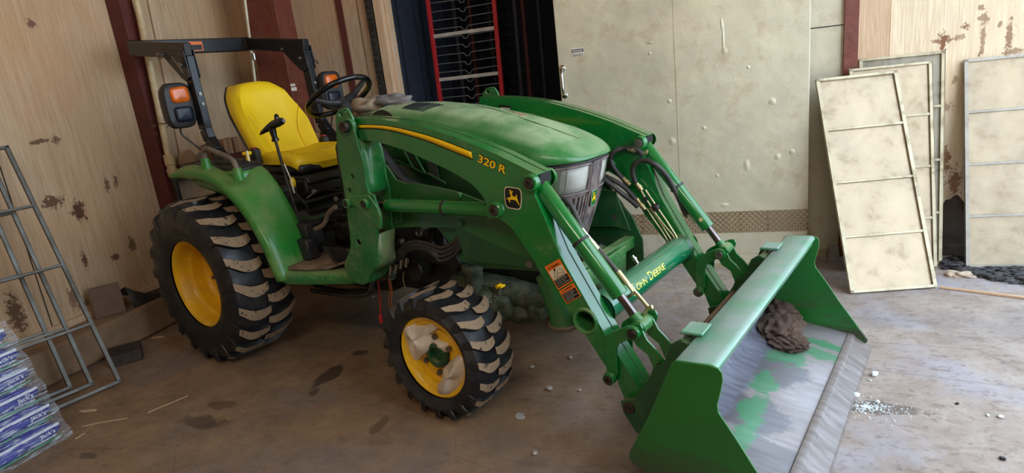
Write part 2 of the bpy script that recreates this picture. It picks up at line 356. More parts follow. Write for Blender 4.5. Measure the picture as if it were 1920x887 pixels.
M['bucket_inside'] = k.bsdf(col, k.ramp(str_, .3, .7, .35, .6), .15, bump=str_, bstr=.15, bdist=.003, coat=.1)
M['scuffed'] = plain('scuffed_white_rim_edge', (206, 196, 178), .6, var=.2, dust=.4, dustc=(170, 140, 80))
# =================================================================== THE TRACTOR (frame: x forward, y left, z up)
T = empty('tractor', (0, 0, 0), -TH)
tag(T, 'green compact tractor with yellow seat, yellow wheels and a front loader', 'tractor')
TP = lambda px, py, y: trac(px, py, 'y', y)

# ---- wheels
def wheel(name, X, yc, side, R, W, cz, rr, nl, dishy):
    """side -1 = the side towards the camera. tyre between yc-W/2 and yc+W/2"""
    s = side; o_ = yc+s*W/2                          # outer face of the tyre
    Y = lambda d: o_-s*d                             # d = depth inwards from the outer face
    root = MB()
    fl = rr
    prof = [(Y(.052), fl-.012), (Y(.036), fl), (Y(.022), fl+.004), (Y(.020), fl-.002), (Y(.030), fl-.018), (Y(.040), fl-.024), (Y(dishy*.45), fl-.028), (Y(dishy*.52), fl-.036), (Y(dishy*.58), fl-.047), (Y(dishy*.9), fl-.052),
            (Y(dishy), fl-.066), (Y(dishy+.004), fl*.66), (Y(dishy-.014), fl*.60), (Y(dishy-.012), fl*.36), (Y(dishy-.0), fl*.33), (Y(dishy+.004), .001)]
    root.lathe(prof, (X, 0, cz), 64)
    inner = [(Y(dishy+.02), .001), (Y(dishy+.02), fl-.05), (Y(W-.05), fl-.03), (Y(W-.02), fl+.004)]
    root.lathe(inner, (X, 0, cz), 48)
    w = root.build(name, 'yellow_rim', T, ang=28)
    if R > .4:
        wf = MB(); seg = [math.radians(a) for a in range(-58, 38, 4)]
        wf.loft([[(X+r*math.cos(a), Y(d), cz+r*math.sin(a)) for a in seg] for d, r in ((.0275, fl-.0125), (.034, fl-.0195), (.046, fl-.0235))]); wf.build('scuffed_flange', 'scuffed', w, solid=.0015)
    t = MB(); bead = fl+.006; Rc = R-.027 if R > .4 else R-.019
    hw = W/2
    prof = []
    for i in range(11):                             # outer sidewall, tread, inner sidewall
        a = i/10; prof.append((a, ))
    q = [(.012, bead-.004), (.004, bead+.02), (-.006, bead+.05*(R/.5)), (-.012, (bead+Rc)/2), (-.006, Rc-.035), (.008, Rc-.010), (.035, Rc-.001), (hw*.6, Rc+.004), (hw, Rc+.008)]
    pr = [(Y(d), r) for d, r in q]+[(Y(W-d), r) for d, r in reversed(q[:-1])]
    t.lathe(pr, (X, 0, cz), 96)
    pitch = 2*PI/nl
    for half in (1, -1):
        for i in range(nl):
            a0 = i*pitch+(0 if half == 1 else pitch/2)
            NS = 9; rows = []
            for k in range(NS):
                u = k/(NS-1); sl = -.04+1.03*u       # -> from just across the centre line to the shoulder
                lat = sl*hw; trail = -.05*u+.085*u*(1-u)*4*.42
                sc = R/.5
                wd = (.034+.032*math.sin(PI*min(1, .12+.74*u)))*sc*(1.0 if R > .4 else 1.12)
                rad = R if u < .75 else R-(u-.75)*.075*sc
                base = (Rc if u < .85 else Rc-(u-.85)*.30*sc)-.004
                y = yc+s*half*lat*1.0
                if u == 1: y = yc+s*half*(hw+.004)
                def pt(r, c): a = a0-(trail*sc+c)/R; return (X+r*math.cos(a), y, cz+r*math.sin(a))
                rows.append([pt(base, -wd*.60), pt(rad, -wd*.5), pt(rad, wd*.5), pt(base, wd*.60)])
            # shoulder lug runs a little down the sidewall
            u = 1; y = yc+s*half*(hw+.011)
            def pt(r, c): a = a0-((-.05)*sc+c)/R; return (X+r*math.cos(a), y, cz+r*math.sin(a))
            rows.append([pt(Rc-.085*sc, -.018*sc), pt(Rc-.035*sc, -.024*sc), pt(Rc-.035*sc, .024*sc), pt(Rc-.085*sc, .018*sc)])
            b = len(t.v)
            vs = [p for r_ in rows for p in r_]; n = len(rows)
            for k in range(n-1):
                f = [(k*4, k*4+1, k*4+5, k*4+4), (k*4+1, k*4+2, k*4+6, k*4+5), (k*4+2, k*4+3, k*4+7, k*4+6)]
                if k == 0: t.add(vs, [f[0]], 0); t.add([], [])
                else: t.f.append([b+i for i in f[0]]); t.m.append(0); t.sm.append(True)
                t.f.append([b+i for i in f[1]]); t.m.append(1 if k < n-2 else 0); t.sm.append(True)
                t.f.append([b+i for i in f[2]]); t.m.append(0); t.sm.append(True)
            t.f.append([b, b+3, b+2, b+1]); t.m.append(0); t.sm.append(True)
            e = b+(n-1)*4; t.f.append([e, e+1, e+2, e+3]); t.m.append(0); t.sm.append(True)
    ty = t.build('tyre', ['tyre', 'lugtop'], w, ang=38, weld=False, keepn=False)
    return w, Y
RW, RWD, RCZ = .49, .345, .492
for sd in (-1, 1):
    w, Y = wheel('rear_wheel', 0, sd*.6525, sd, RW, RWD, RCZ, .262, 21, .20)
    yy = Y(.19)
    for i in range(8):
        a = 2*PI*i/8+.2; m = MB(); p = Vector((.105*math.cos(a), yy, RCZ+.105*math.sin(a))); m.cyl(p, p+Vector((0, sd*.022, 0)), .012, n=6); m.build('wheel_nut', 'bolt', w)
    m = MB(); m.lathe([(yy, .06), (yy+sd*.03, .058), (yy+sd*.035, .045), (yy+sd*.035, .0)], (0, 0, RCZ), 28); m.build('hub_cap', 'cast', w)
FW, FWD, FCZ, FX = .30, .23, .303, 1.727
for sd in (-1, 1):
    w, Y = wheel('front_wheel', FX, sd*.575, sd, FW, FWD, FCZ, .192, 19, .075)
    yy = Y(.063)
    m = MB(); m.lathe([(yy, .06), (yy+sd*.022, .058), (yy+sd*.026, .046), (yy+sd*.022, .036), (yy+sd*.002, .034), (yy+sd*.0, .0)], (FX, 0, FCZ), 32); m.build('hub', 'green_dark', w, ang=30)
    for i in range(6):
        a = 2*PI*i/6+.5; m = MB(); p = Vector((FX+.088*math.cos(a), yy, FCZ+.088*math.sin(a))); m.cyl(p, p+Vector((0, sd*.02, 0)), .013, n=6); m.build('wheel_nut', 'bolt', w)
    if sd == -1:
        y0 = Y(.045)
        def packed(pts, seed, d):
            c = (sum(p[0] for p in pts)/len(pts), sum(p[1] for p in pts)/len(pts)); n = 40; rings = []
            rnd = random.Random(seed); path = smooth_path([(p[0], 0, p[1]) for p in pts+[pts[0]]], 5)[:-1]
            for k, h in ((1.0, -.03), (1.0, .0), (.93, .018), (.75, .03), (.5, .036), (.25, .04), (.02, .042)):
                rings.append([(c[0]+(p.x-c[0])*k, y0+.014-d*h*(1+.3*math.sin(17*p.x+13*p.z+seed)), c[1]+(p.z-c[1])*k) for p in path])
            m = MB(); m.loft([r+[r[0]] for r in rings]); return m.build('packed_snow', 'snow', w, ang=80)
        q = lambda L: P2(L, y0)
        packed(q([(760, 592), (780, 600), (800, 606), (817, 600), (818, 618), (806, 628), (812, 645), (806, 660), (792, 668), (775, 682), (758, 676), (752, 655), (750, 628), (752, 605)]), 1, .9)
        packed(q([(830, 690), (845, 676), (862, 664), (873, 668), (876, 690), (873, 712), (862, 732), (845, 742), (825, 740), (822, 722), (830, 708)]), 2, 1.1)
        packed(q([(808, 633), (820, 640), (836, 648), (834, 664), (822, 660), (812, 652)]), 3, .5)

# ---- running gear under the tractor
m = MB(); m.box2((-.25, -.17, .33), (.95, .17, .78)); m.box2((.75, -.14, .36), (1.15, .14, .72)); m.lathe([(-.48, .07), (-.44, .11), (-.25, .12), (-.16, .19), (.16, .19), (.25, .12), (.44, .11), (.48, .07)], (0, 0, RCZ), 28)
m.box2((-.34, -.12, .38), (-.2, .12, .9)); m.build('transmission', 'grime', T, bevel=.012)
m = MB(); m.box2((1.05, -.16, .42), (1.98, .16, .86)); m.box2((1.1, -.2, .55), (1.7, .2, .78)); m.cyl((1.25, -.17, .52), (1.25, -.26, .52), .06); m.cyl((1.55, -.17, .60), (1.55, -.27, .60), .045)
m.box2((1.7, -.13, .36), (2.02, .13, .44)); m.build('engine', 'grime', T, bevel=.01)
m = MB(); q = TP(888, 520, -.3); m.lathe([(q.z-.075, .03), (q.z-.07, .047), (q.z+.03, .047), (q.z+.04, .052), (q.z+.06, .052), (q.z+.07, .03)], (q.x, -.3, 0), 28, axis='z'); m.build('oil_filter', 'cast', T)
m = MB(); m.tube([(FX, y, .34+.02*math.cos(y*6)) for y in (-.44, -.3, -.16, 0, .16, .3, .44)], [.075, .062, .085, .115, .085, .062, .075], 16)
for sd in (-1, 1): m.blob((FX, sd*.42, .315), (.10, .055, .11), 3, .1); m.box2((FX-.09, sd*.13, .36), (FX+.12, sd*.30, .52)); m.cyl((FX+.04, sd*.2, .5), (FX+.04, sd*.33, .44), .05)
for dx, dz in ((.10, .47), (.10, .41), (-.02, .47), (-.02, .41)):
    for yy in (-.30, -.27): m.cyl((FX+dx, -.30, dz), (FX+dx, -.318, dz), .009, n=6)
m.build('front_axle', 'cast', T, bevel=.01)
for s_ in (-1, 1):
    m = MB(); m.tube([(1.50, s_*.20, .47), (1.62, s_*.22, .47), (1.78, s_*.22, .46), (1.95, s_*.20, .45), (2.05, s_*.18, .44)], [.055, .075, .082, .065, .05], 18); m.build('axle_support', 'cast', T, ang=60)
    m = MB(); m.blob((1.80, s_*.27, .40), (.10, .07, .085), 4, .12, 28, 20, fr=2.6); m.blob((1.90, s_*.20, .37), (.09, .08, .06), 7, .12, 28, 20, fr=2.6); m.build('axle_gear_housing', 'cast', T, ang=60)
    for i in range(5):
        a = 2*PI*i/5; m = MB(); p = Vector((1.80+.06*math.cos(a), s_*.335, .405+.05*math.sin(a))); m.cyl(p, p+Vector((0, s_*.012, 0)), .007, n=6); m.build('housing_bolt', 'bolt', T)
m = MB(); m.box2((2.0, -.30, .38), (2.08, .30, .44)); m.build('axle_crossmember', 'cast', T, bevel=.01)
m = MB(); q = TP(932, 538, -.30); m.cyl(q+Vector((0, .03, 0)), q+Vector((0, -.002, 0)), .009); m.cyl(q+Vector((.020, .03, 0)), q+Vector((.020, -.002, 0)), .007); m.build('axle_plug', 'yellow', T)

# ---- body: hood
def arc(v, tab):
    for (a, b), (c, d) in zip(tab, tab[1:]):
        if v <= c: t = (v-a)/(c-a); return b+(d-b)*t
    return tab[-1][1]
HW = [(.86, .235), (1.2, .250), (1.9, .250), (2.06, .250), (2.1, 0.2498), (2.13, 0.2375), (2.16, 0.2230), (2.19, 0.2049), (2.21, 0.1895), (2.23, 0.1691), (2.245, 0.1466), (2.255, 0.1225), (2.26, 0.1016), (2.263, 0.0772), (2.264, .012)]
ZT = [(.86, 1.352), (1.0, 1.374), (1.15, 1.381), (1.35, 1.372), (1.55, 1.347), (1.85, 1.283), (2.05, 1.217), (2.177, 1.158), (2.22, 1.128), (2.25, 1.104), (2.263, 1.094)]
ZL = [(.86, 1.10), (1.5, 1.09), (1.9, 1.080), (2.263, 1.080)]
CS = [(0, 0), (.2, -.003), (.4, -.012), (.56, -.026), (.66, -.038), (.70, -.048), (.80, -.066), (.90, -.095), (.965, -.13), (1.0, -.175), (1.005, -.25)]
xs = [.86, .90, .95, 1.0, 1.05, 1.1, 1.15, 1.2, 1.25, 1.3, 1.35, 1.4, 1.45, 1.5, 1.55, 1.6, 1.65, 1.7, 1.75, 1.8, 1.85, 1.9, 1.96, 2.02, 2.05, 2.08, 2.11, 2.13, 2.15, 2.17, 2.19, 2.21, 2.225, 2.235, 2.245, 2.252, 2.257, 2.260, 2.2615, 2.263, 2.264]
rings = []
for x in xs:
    w_, zt, zl = arc(x, HW), arc(x, ZT), arc(x, ZL); full = zt-zl; sc = min(1, full/.25)
    ring = []
    for f, dz in [(-a, b) for a, b in reversed(CS[1:])]+CS:
        ring.append((x, f*w_, zt+dz*sc if dz > -.249 else zl))
    rings.append(ring)
m = MB(); m.loft(rings); m.add(rings[-1], [tuple(range(len(rings[-1])))]); hood = m.build('hood', 'green_hood', T, ang=60, solid=.004)
# crease shading on the hood, vent, seam, stripe
m = MB()
def hz(x, y):
    w_, zt, zl = arc(x, HW), arc(x, ZT), arc(x, ZL); f = min(1, abs(y)/w_); return zt+arc(f, CS)*min(1, (zt-zl)/.25)
for s_ in (-1, 1):
    pass

def hood_hit(px, py):
    d = Vector(M2T @ ray(px, py)); p = Vector(CAMT); t = 1.2
    while t < 6:
        q = p+d*t
        if abs(q.y) < arc(q.x, HW) and .86 < q.x < 2.26 and q.z < hz(q.x, q.y): return Vector((q.x, q.y, hz(q.x, q.y)))
        t += .002
    print('no hood hit', px, py); return Vector((1.5, 0, 1.34))
CP = [hood_hit(a, b) for a, b in ((880, 195.5), (930, 207), (985, 225), (1040, 244), (1086, 261))]
m = MB()
m.tube(smooth_path([p+Vector((0, 0, .0025)) for p in CP], 5), .0028, 6)
m.build('hood_crease_shade', 'green_dark', hood)  # dark green bead draws the shading along the crease
q0, q1, q2, q3 = [hood_hit(a, b) for a, b in ((753, 204), (780, 194), (834, 198), (793, 211))]
m = MB(); g2 = MB()
def onh(v): return Vector((v.x, v.y, hz(v.x, v.y)))
N = 9
for i in range(N):
    a = (i+.5)/N; p, r_ = q0.lerp(q3, a), q1.lerp(q2, a)
    P_ = [onh(p.lerp(r_, j/5))+Vector((0, 0, .0035)) for j in range(6)]
    for j in range(5): m.bar(P_[j], P_[j+1], (q3-q0).length/N*.62, .004)
m.build('hood_vent', 'dark_gap', hood)
# seam between hood and rear cowl
m = MB(); m.tube([(1.02, f*arc(1.02, HW)*1.002, arc(1.02, ZT)+dz+.001) for f, dz in [(-a, b) for a, b in reversed(CS[1:-1])]+CS[:-1]], .0022, 6); m.build('hood_seam', 'white', hood)
m = MB(); a = TP(716, 219, -.245); m.lathe([(0, .11), (.004, .11), (.006, .1), (.006, .001)], (a.x+.01, -.257, a.z-.075), 32, axis='y'); m.build('hood_cover_disc', 'plastic', hood)
for s_ in (-1, 1):
    st = MB(); top = []; bot = []
    for i in range(14):
        x = 1.25+i*.055; z = 1.205-.05*(i/13)**2; th_ = .020*max(.12, 1-(i/13)**5)
        top.append((x, s_*.2545, z+th_/1)); bot.append((x, s_*.2555, z-th_))
    st.loft([top, bot]); st.build('hood_stripe', 'yellow', hood, solid=.002)
# warning scraps on the hood
m = MB(); m.quadprism([hood_hit(a, b)+Vector((0, 0, .0035)) for a, b in ((962, 211), (968, 207), (992, 217), (976, 219))], (0, 0, 1), .0012, 0); m.build('warning_label', plain('faded_red_label', (186, 140, 112), .6), hood)
# side panels with mesh vents
for s_ in (-1, 1):
    m = MB(); zb = .84
    m.prism([(.95, 1.12), (.95, .98), (1.15, .86), (1.55, .80), (2.02, .80), (2.04, 1.08), (1.9, 1.10), (1.2, 1.12)], s_*.236, s_*.244)
    sp = m.build('side_panel', 'green_dark', T, bevel=.003)
    if s_ == -1:
        for quad in ([(760, 283), (772, 285), (792, 318), (778, 314)], [(800, 303), (817, 307), (826, 345), (811, 341)]):
            mm = MB(); mm.prism(P2(quad, -.256), -.253, -.257); mm.build('mesh_vent', 'vent_mesh', sp)
m = MB()
for a, b in (((776, 288), (797, 325)), ((757, 284), (776, 316)), ((801, 325), (836, 344)), ((740, 300), (800, 326))): m.bar(TP(*a, -.262), TP(*b, -.262), .012, .010)
m.build('vent_frame_bar', 'green_frame', T, bevel=.002)
# front fascia, headlights, ribs, badge
def FZ(z): return arc(z, [(.60, 2.085), (.70, 2.125), (.80, 2.165), (.90, 2.20), (1.0, 2.228), (1.09, 2.248)])
def FWd(z): return arc(z, [(.60, .165), (.70, .182), (.80, .20), (.92, .222), (1.0, .232), (1.09, .236)])
def FP(t, z, off=0):
    w_ = FWd(z); x = FZ(z)-.165*abs(t)**4; n = Vector((1, (.165*4*abs(t)**3*(1 if t > 0 else -1))/w_, .12)).normalized(); return Vector((x, w_*t, z))+n*off
m = MB(); ts = [-1+2*i/28 for i in range(29)]; zs = [.60, .66, .72, .78, .84, .90, .96, 1.02, 1.06, 1.09]
m.loft([[(FP(-1, z)+Vector((-.25, .0, 0)))]+[FP(t, z) for t in ts]+[(FP(1, z)+Vector((-.25, 0, 0)))] for z in zs]); fas = m.build('front_fascia', 'fascia', T, ang=60, solid=.006)
m = MB(); m.loft([[FP(-1, z, .006)+Vector((-.3, 0, .0))]+[FP(t, z, .006) for t in ts]+[FP(1, z, .006)+Vector((-.3, 0, 0))] for z in (1.060, 1.066, 1.074)]); m.build('hood_trim_strip', 'plastic', fas, solid=.008, ang=60)
def patch(mb, t0, t1, z0, z1, off, n=10, mi=0, skew=0):
    mb.loft([[FP(t0+(t1-t0)*i/n, z0+(z1-z0)*j/3+skew*(1-i/n)*(1-j/3), off) for i in range(n+1)] for j in range(4)], mi)
for s_ in (-1, 1):
    ta, tb = ((.16 if s_ > 0 else .22)*s_, .90*s_)
    hl = MB(); patch(hl, ta, tb, .935, 1.055, .004); h = hl.build('headlight', 'reflector', T, solid=.004, ang=25)
    # faceted reflector ribs and bulb shroud
    rf = MB()
    for i in (6, 7, 8):
        t = ta+(tb-ta)*(i+.5)/9
        rf.tube([FP(t, z, .007) for z in (.945, .97, 1.0, 1.03, 1.05)], .004, 6)
    
    rf.build('reflector_facets', 'reflector', h)
    pass
    fr_ = MB()
    for (a, b, c, d) in ((ta, tb, .928, .938), (ta, tb, 1.052, 1.062)): patch(fr_, a, b, c, d, .014)
    for t in (ta, tb): fr_.tube([FP(t, z, .012) for z in (.932, .97, 1.02, 1.058)], .006, 8)
    fr_.build('headlight_bezel', 'fascia', h, solid=.006)
    ln = MB(); patch(ln, ta, tb, .938, 1.052, .016); ln.build('headlight_lens', 'glass', h)
m = MB()
for i in range(-9, 10):
    if abs(i) < 2: continue
    t = i/9.6; m.loft([[FP(t-.03, z, .0), FP(t-.022, z, .014), FP(t+.022, z, .014), FP(t+.03, z, .0)] for z in (.63, .7, .78, .86, .915)], 0, caps=True)
ribs = m.build('grille_ribs', 'fascia', fas, ang=40)
m = MB()
for i in range(-10, 10):
    if -2 < i < 1: continue
    t = (i+.5)/9.6; m.loft([[FP(t-.022, z, .0035), FP(t+.022, z, .0035)] for z in (.63, .7, .78, .86, .91)], 0)
m.build('grille_slots', 'dark_gap', fas)
m = MB(); m.loft([[FP(-.18, z, 0), FP(-.165, z, .018), FP(.12, z, .018), FP(.135, z, 0)] for z in (.62, .7, .8, .9, 1.0, 1.062)], 0, caps=True); m.build('grille_centre_bar', 'fascia', fas, ang=30)
def badge(mbs, c, xd, zd, nrm, w_, h_, edge, fill, deer, parent, nm):
    """rounded square badge with a leaping deer"""
    c = Vector(c); xd = Vector(xd).normalized(); zd = Vector(zd).normalized(); nrm = Vector(nrm).normalized()
    def shape(k):
        out = []
        for i in range(32):
            a = 2*PI*i/32; ca, sa = math.cos(a), math.sin(a); e = .38
            x = math.copysign(abs(ca)**e, ca); z = math.copysign(abs(sa)**e, sa); x *= 1-.10*(z < 0)*abs(z)
            out.append((x*w_/2*k, z*h_/2*k))
        return out
    at = lambda p, o: c+xd*p[0]+zd*p[1]+nrm*o
    m = MB(); m.quadprism([at(p, 0) for p in shape(1)], nrm, .0012, 0); b = m.build(nm, edge, parent)
    m = MB(); m.quadprism([at(p, .0012) for p in shape(.91)], nrm, .0006); m.build('badge_field', fill, parent)
    D = [(-.86, -.42), (-.55, -.16), (-.62, -.02), (-.38, -.06), (-.2, .12), (-.28, .4), (-.42, .46), (-.30, .60), (-.48, .86), (-.40, .88), (-.28, .68), (-.22, .90), (-.14, .90), (-.18, .66), (-.02, .80), (.04, .74), (-.10, .54), (-.02, .30), (.18, .18), (.42, .22), (.52, .40), (.60, .34), (.54, .10), (.66, -.30), (.86, -.62), (.72, -.56), (.48, -.26), (.22, -.12), (-.12, -.20), (-.42, -.28), (-.56, -.30), (-.60, -.52), (-.66, -.32), (-.50, -.22)]
    D = [(-.95, -.22), (-.62, .02), (-.40, .04), (-.26, .22), (-.34, .46), (-.50, .50), (-.36, .62), (-.56, .92), (-.46, .90), (-.34, .70), (-.28, .94), (-.20, .92), (-.22, .66), (.0, .84), (.06, .76), (-.12, .54), (-.04, .28), (.20, .20), (.46, .26), (.50, .48), (.60, .42), (.60, .14), (.80, -.38), (.98, -.70), (.82, -.62), (.50, -.24), (.18, -.16), (-.20, -.20), (-.48, -.24), (-.36, -.50), (-.46, -.54), (-.66, -.24), (-.52, -.10), (-.80, -.22)]
    m = MB(); k_ = .40
    P_ = [at((x*w_*k_, z*h_*k_), .0018) for x, z in D]; tri = tessellate_polygon([[Vector((x, z, 0)) for x, z in D]])
    m.add(P_+[p+nrm*.0006 for p in P_], [tuple(t) for t in tri]+[tuple(i+len(D) for i in t) for t in tri]+[(i, (i+1) % len(D), (i+1) % len(D)+len(D), i+len(D)) for i in range(len(D))], 0, False)
    m.build('deer_figure', deer, parent); return b
bc = FP(.04, .885, .022)
badge(None, bc, (-.12, 1, 0), (.2, 0, 1), (1, .12, -.18), .062, .078, 'white_rim', 'green_clean', 'yellow', fas, 'grille_badge')
# radiator area behind and lower cross frame
m = MB(); m.box2((1.95, -.17, .55), (2.05, .17, 1.05)); m.build('radiator', 'grime', T, bevel=.006)
m = MB(); z0 = .50
m.bar((2.19, -.40, .565), (2.19, .40, .565), .055, .06); m.bar((2.06, -.2, .54), (2.2, -.2, .56), .05, .07); m.bar((2.06, .2, .54), (2.2, .2, .56), .05, .07)
m.quadprism([(2.25, -.22, .60), (2.25, .22, .60), (2.25, .19, .42), (2.25, -.19, .42)], (1, 0, 0), .01)

fb = m.build('front_cross_frame', 'green_dusty', T, bevel=.006)
# bolts in front
for yy in (-.1, .12):
    m = MB(); m.cyl((2.26, yy, .50), (2.275, yy, .50), .012, n=6); m.build('bolt', 'bolt', fb)

# ---- the mid mount frame and gussets under the loader arm (both sides)
upper = P2([(700, 426), (700, 316), (706, 312), (716, 309), (723, 309), (742, 337), (758, 344), (784, 345), (820, 351), (861, 361), (899, 376), (940, 392), (975, 430), (1003, 470), (1010, 492), (1003, 491), (906, 451), (863, 428), (820, 427), (761, 426), (717, 430)], -.415)
lower = P2([(800, 410), (868, 400), (1005, 430), (1040, 520), (1010, 509), (913, 503), (868, 492), (846, 462), (826, 435)], -.37)
for s_ in (1, -1):
    m = MB(); m.prism(upper, s_*.415, s_*.405); m.prism(lower, s_*.37, s_*.36)
    b0 = P2([(717, 430), (1003, 491)], -.415)
    fr_ = m.build('loader_mount_frame', 'green_dark' if s_ == 1 else 'green_frame', T, bevel=.002)
    m = MB(); a = TP(700, 424, -.41); b = TP(862, 426, -.41)
    m.bar((a.x, s_*.385, a.z), (b.x, s_*.385, b.z), .05, .008)
    m.prism(P2([(736, 388), (751, 388), (754, 418), (741, 420)], -.42), s_*.416, s_*.426)
    q = TP(706, 327, -.43); m.cyl((q.x, s_*.40, q.z), (q.x, s_*.455, q.z), .020)
    for pp in ((860, 367), (863, 419)): q = TP(*pp, -.42); m.cyl((q.x, s_*.41, q.z), (q.x, s_*.43, q.z), .016)
    m.build('frame_gusset', 'green_frame', fr_, bevel=.002)
    q = TP(706, 327, -.455); m = MB(); m.cyl((q.x, s_*.455, q.z), (q.x, s_*.462, q.z), .018); m.build('pin_end', 'white_rim', fr_)
    # front plate / parking stand
    fp = [(1.72, .86), (1.98, .90), (2.10, .82), (2.21, .70), (2.26, .58), (2.26, .42), (2.24, .37), (2.19, .355), (2.15, .38), (2.12, .50), (1.95, .56), (1.72, .60)]
    if s_ == -1: fp = [(1.72, .86), (1.98, .90), (2.10, .82), (2.21, .70), (2.24, .60), (2.22, .54)]+P2([(1008, 504), (872, 488)], -.41)
    m = MB(); m.prism(fp, s_*.40, s_*.412); pk = m.build('front_mount_plate', 'green_dark', T, bevel=.002)
    m = MB(); q = (2.17, s_*.41, .66); m.cyl((2.13, .0+s_*.36, .70), (2.13, s_*.425, .70), .016); m.build('bolt', 'bolt', pk)
q = TP(1055, 600, -.39)
m = MB(); m.tube([(q.x-.06, -.385, q.z+.2), (q.x-.005, -.385, q.z+.03), (q.x, -.385, q.z-.02)], [.05, .055, .06], 20); pst = m.build('parking_stand', 'green_frame', T)
m = MB(); m.lathe([(q.z-.03, .03), (q.z-.032, .062), (q.z-.018, .068), (q.z-.01, .06)], (q.x, -.385, 0), 24, axis='z'); m.build('stand_foot', 'handle_tan', pst)

# ---- loader masts
mast = P2([(628.5, 223), (630, 213), (635, 205), (642, 202.5), (649, 203), (656, 212), (660, 221), (664, 234), (665.5, 253), (670, 266), (677, 290), (684, 320), (686, 345), (692, 363), (700, 366), (706, 384), (714, 404), (715, 428), (708, 430), (706, 450), (703.5, 495), (700.5, 508), (693, 514.5), (688, 531), (683, 534), (675, 533), (662, 528), (652, 518), (646.5, 505), (645.5, 496), (650, 484), (657, 464), (656, 440), (653, 420), (648, 377), (640, 330), (634.7, 297), (631, 260)], -.556)
hole = lambda px, py, r, y: circ(TP(px, py, y).x, TP(px, py, y).z, r, 16)
hs = [hole(638, 215, .0125, -.556), hole(648, 209.3, .0065, -.556), hole(660.5, 331, .0125, -.556), hole(655, 357.5, .0125, -.556), hole(672, 455, .017, -.556)]
for s_ in (-1, 1):
    m = MB(); m.prism(mast, s_*.556, s_*.544, hs)
    mm = m.build('loader_mast', 'green_mast', T, bevel=.002, ang=30)
    m = MB()
    fl = P2([(668, 262), (677, 290), (684, 320), (686, 345), (692, 363)], -.55)
    m.loft([[(a, s_*y, b) for a, b in fl] for y in (.555, .432)])
    inn = P2([(631, 250), (660, 240), (676, 290), (686, 345), (692, 363), (703, 500), (683, 530), (652, 500), (650, 400)], -.556)
    m.prism(inn, s_*.432, s_*.424)
    lowf = P2([(706, 440), (704, 495), (701, 508)], -.55)
    m.build('mast_flange', 'green_mast', mm, solid=.009); m = MB(); m.loft([[(a, s_*y, b) for a, b in lowf] for y in (.553, .434)])
    m.build('mast_lower_flange', 'green_mud', mm, solid=.009)
    m = MB(); m.prism(P2([(651, 368), (668, 366), (692, 366), (700, 376), (710, 392), (715, 408), (715, 430), (706, 424), (690, 408), (676, 392), (664, 386), (652, 386)], -.562), s_*.568, s_*.558); m.build('cover_plate', 'green_dusty', mm, bevel=.003)
    for px, py, r_ in ((651.5, 381, .023), (685, 382.5, .025)):
        q = TP(px, py, -.57); m = MB(); m.lathe([(s_*.55, r_), (s_*.582, r_), (s_*.585, r_-.004), (s_*.578, r_-.007), (s_*.578, .0)], (q.x, 0, q.z), 24); m.build('pin_boss', 'green_dusty', mm)
        m = MB(); m.lathe([(s_*.576, r_-.009), (s_*.586, r_-.010), (s_*.586, .008), (s_*.580, .007), (s_*.580, 0)], (q.x, 0, q.z), 24); m.build('pin', 'pinface', mm)
    q = TP(646.5, 238.5, -.575); m = MB(); m.lathe([(s_*.55, .040), (s_*.566, .038), (s_*.570, .030), (s_*.566, .026)], (q.x+.012, 0, q.z), 28)
    m.prism([(q.x+.045, q.z+.012), (q.x+.020, q.z+.038), (q.x-.008, q.z+.030), (q.x-.022, q.z), (q.x+.012, q.z-.05), (q.x+.048, q.z-.145), (q.x+.066, q.z-.155), (q.x+.056, q.z-.06)], s_*.556, s_*.566); m.build('pivot_boss', 'green_mast', mm, bevel=.004)
    m = MB(); m.lathe([(s_*.556, .027), (s_*.590, .027), (s_*.592, .022), (s_*.586, .009), (s_*.580, .0)], (q.x, 0, q.z), 24); m.build('pin', 'pinface', mm)
m = MB(); q = TP(715, 440, -.46)
for i in range(6): m.lathe([(q.z-.012*i-.004, .026), (q.z-.012*i, .031), (q.z-.012*i+.004, .026)], (q.x, -.47, 0), 18, axis='z')
m.cyl((q.x, -.47, q.z-.08), (q.x, -.47, q.z+.02), .024); m.build('mast_spring', 'grime_rust', T)

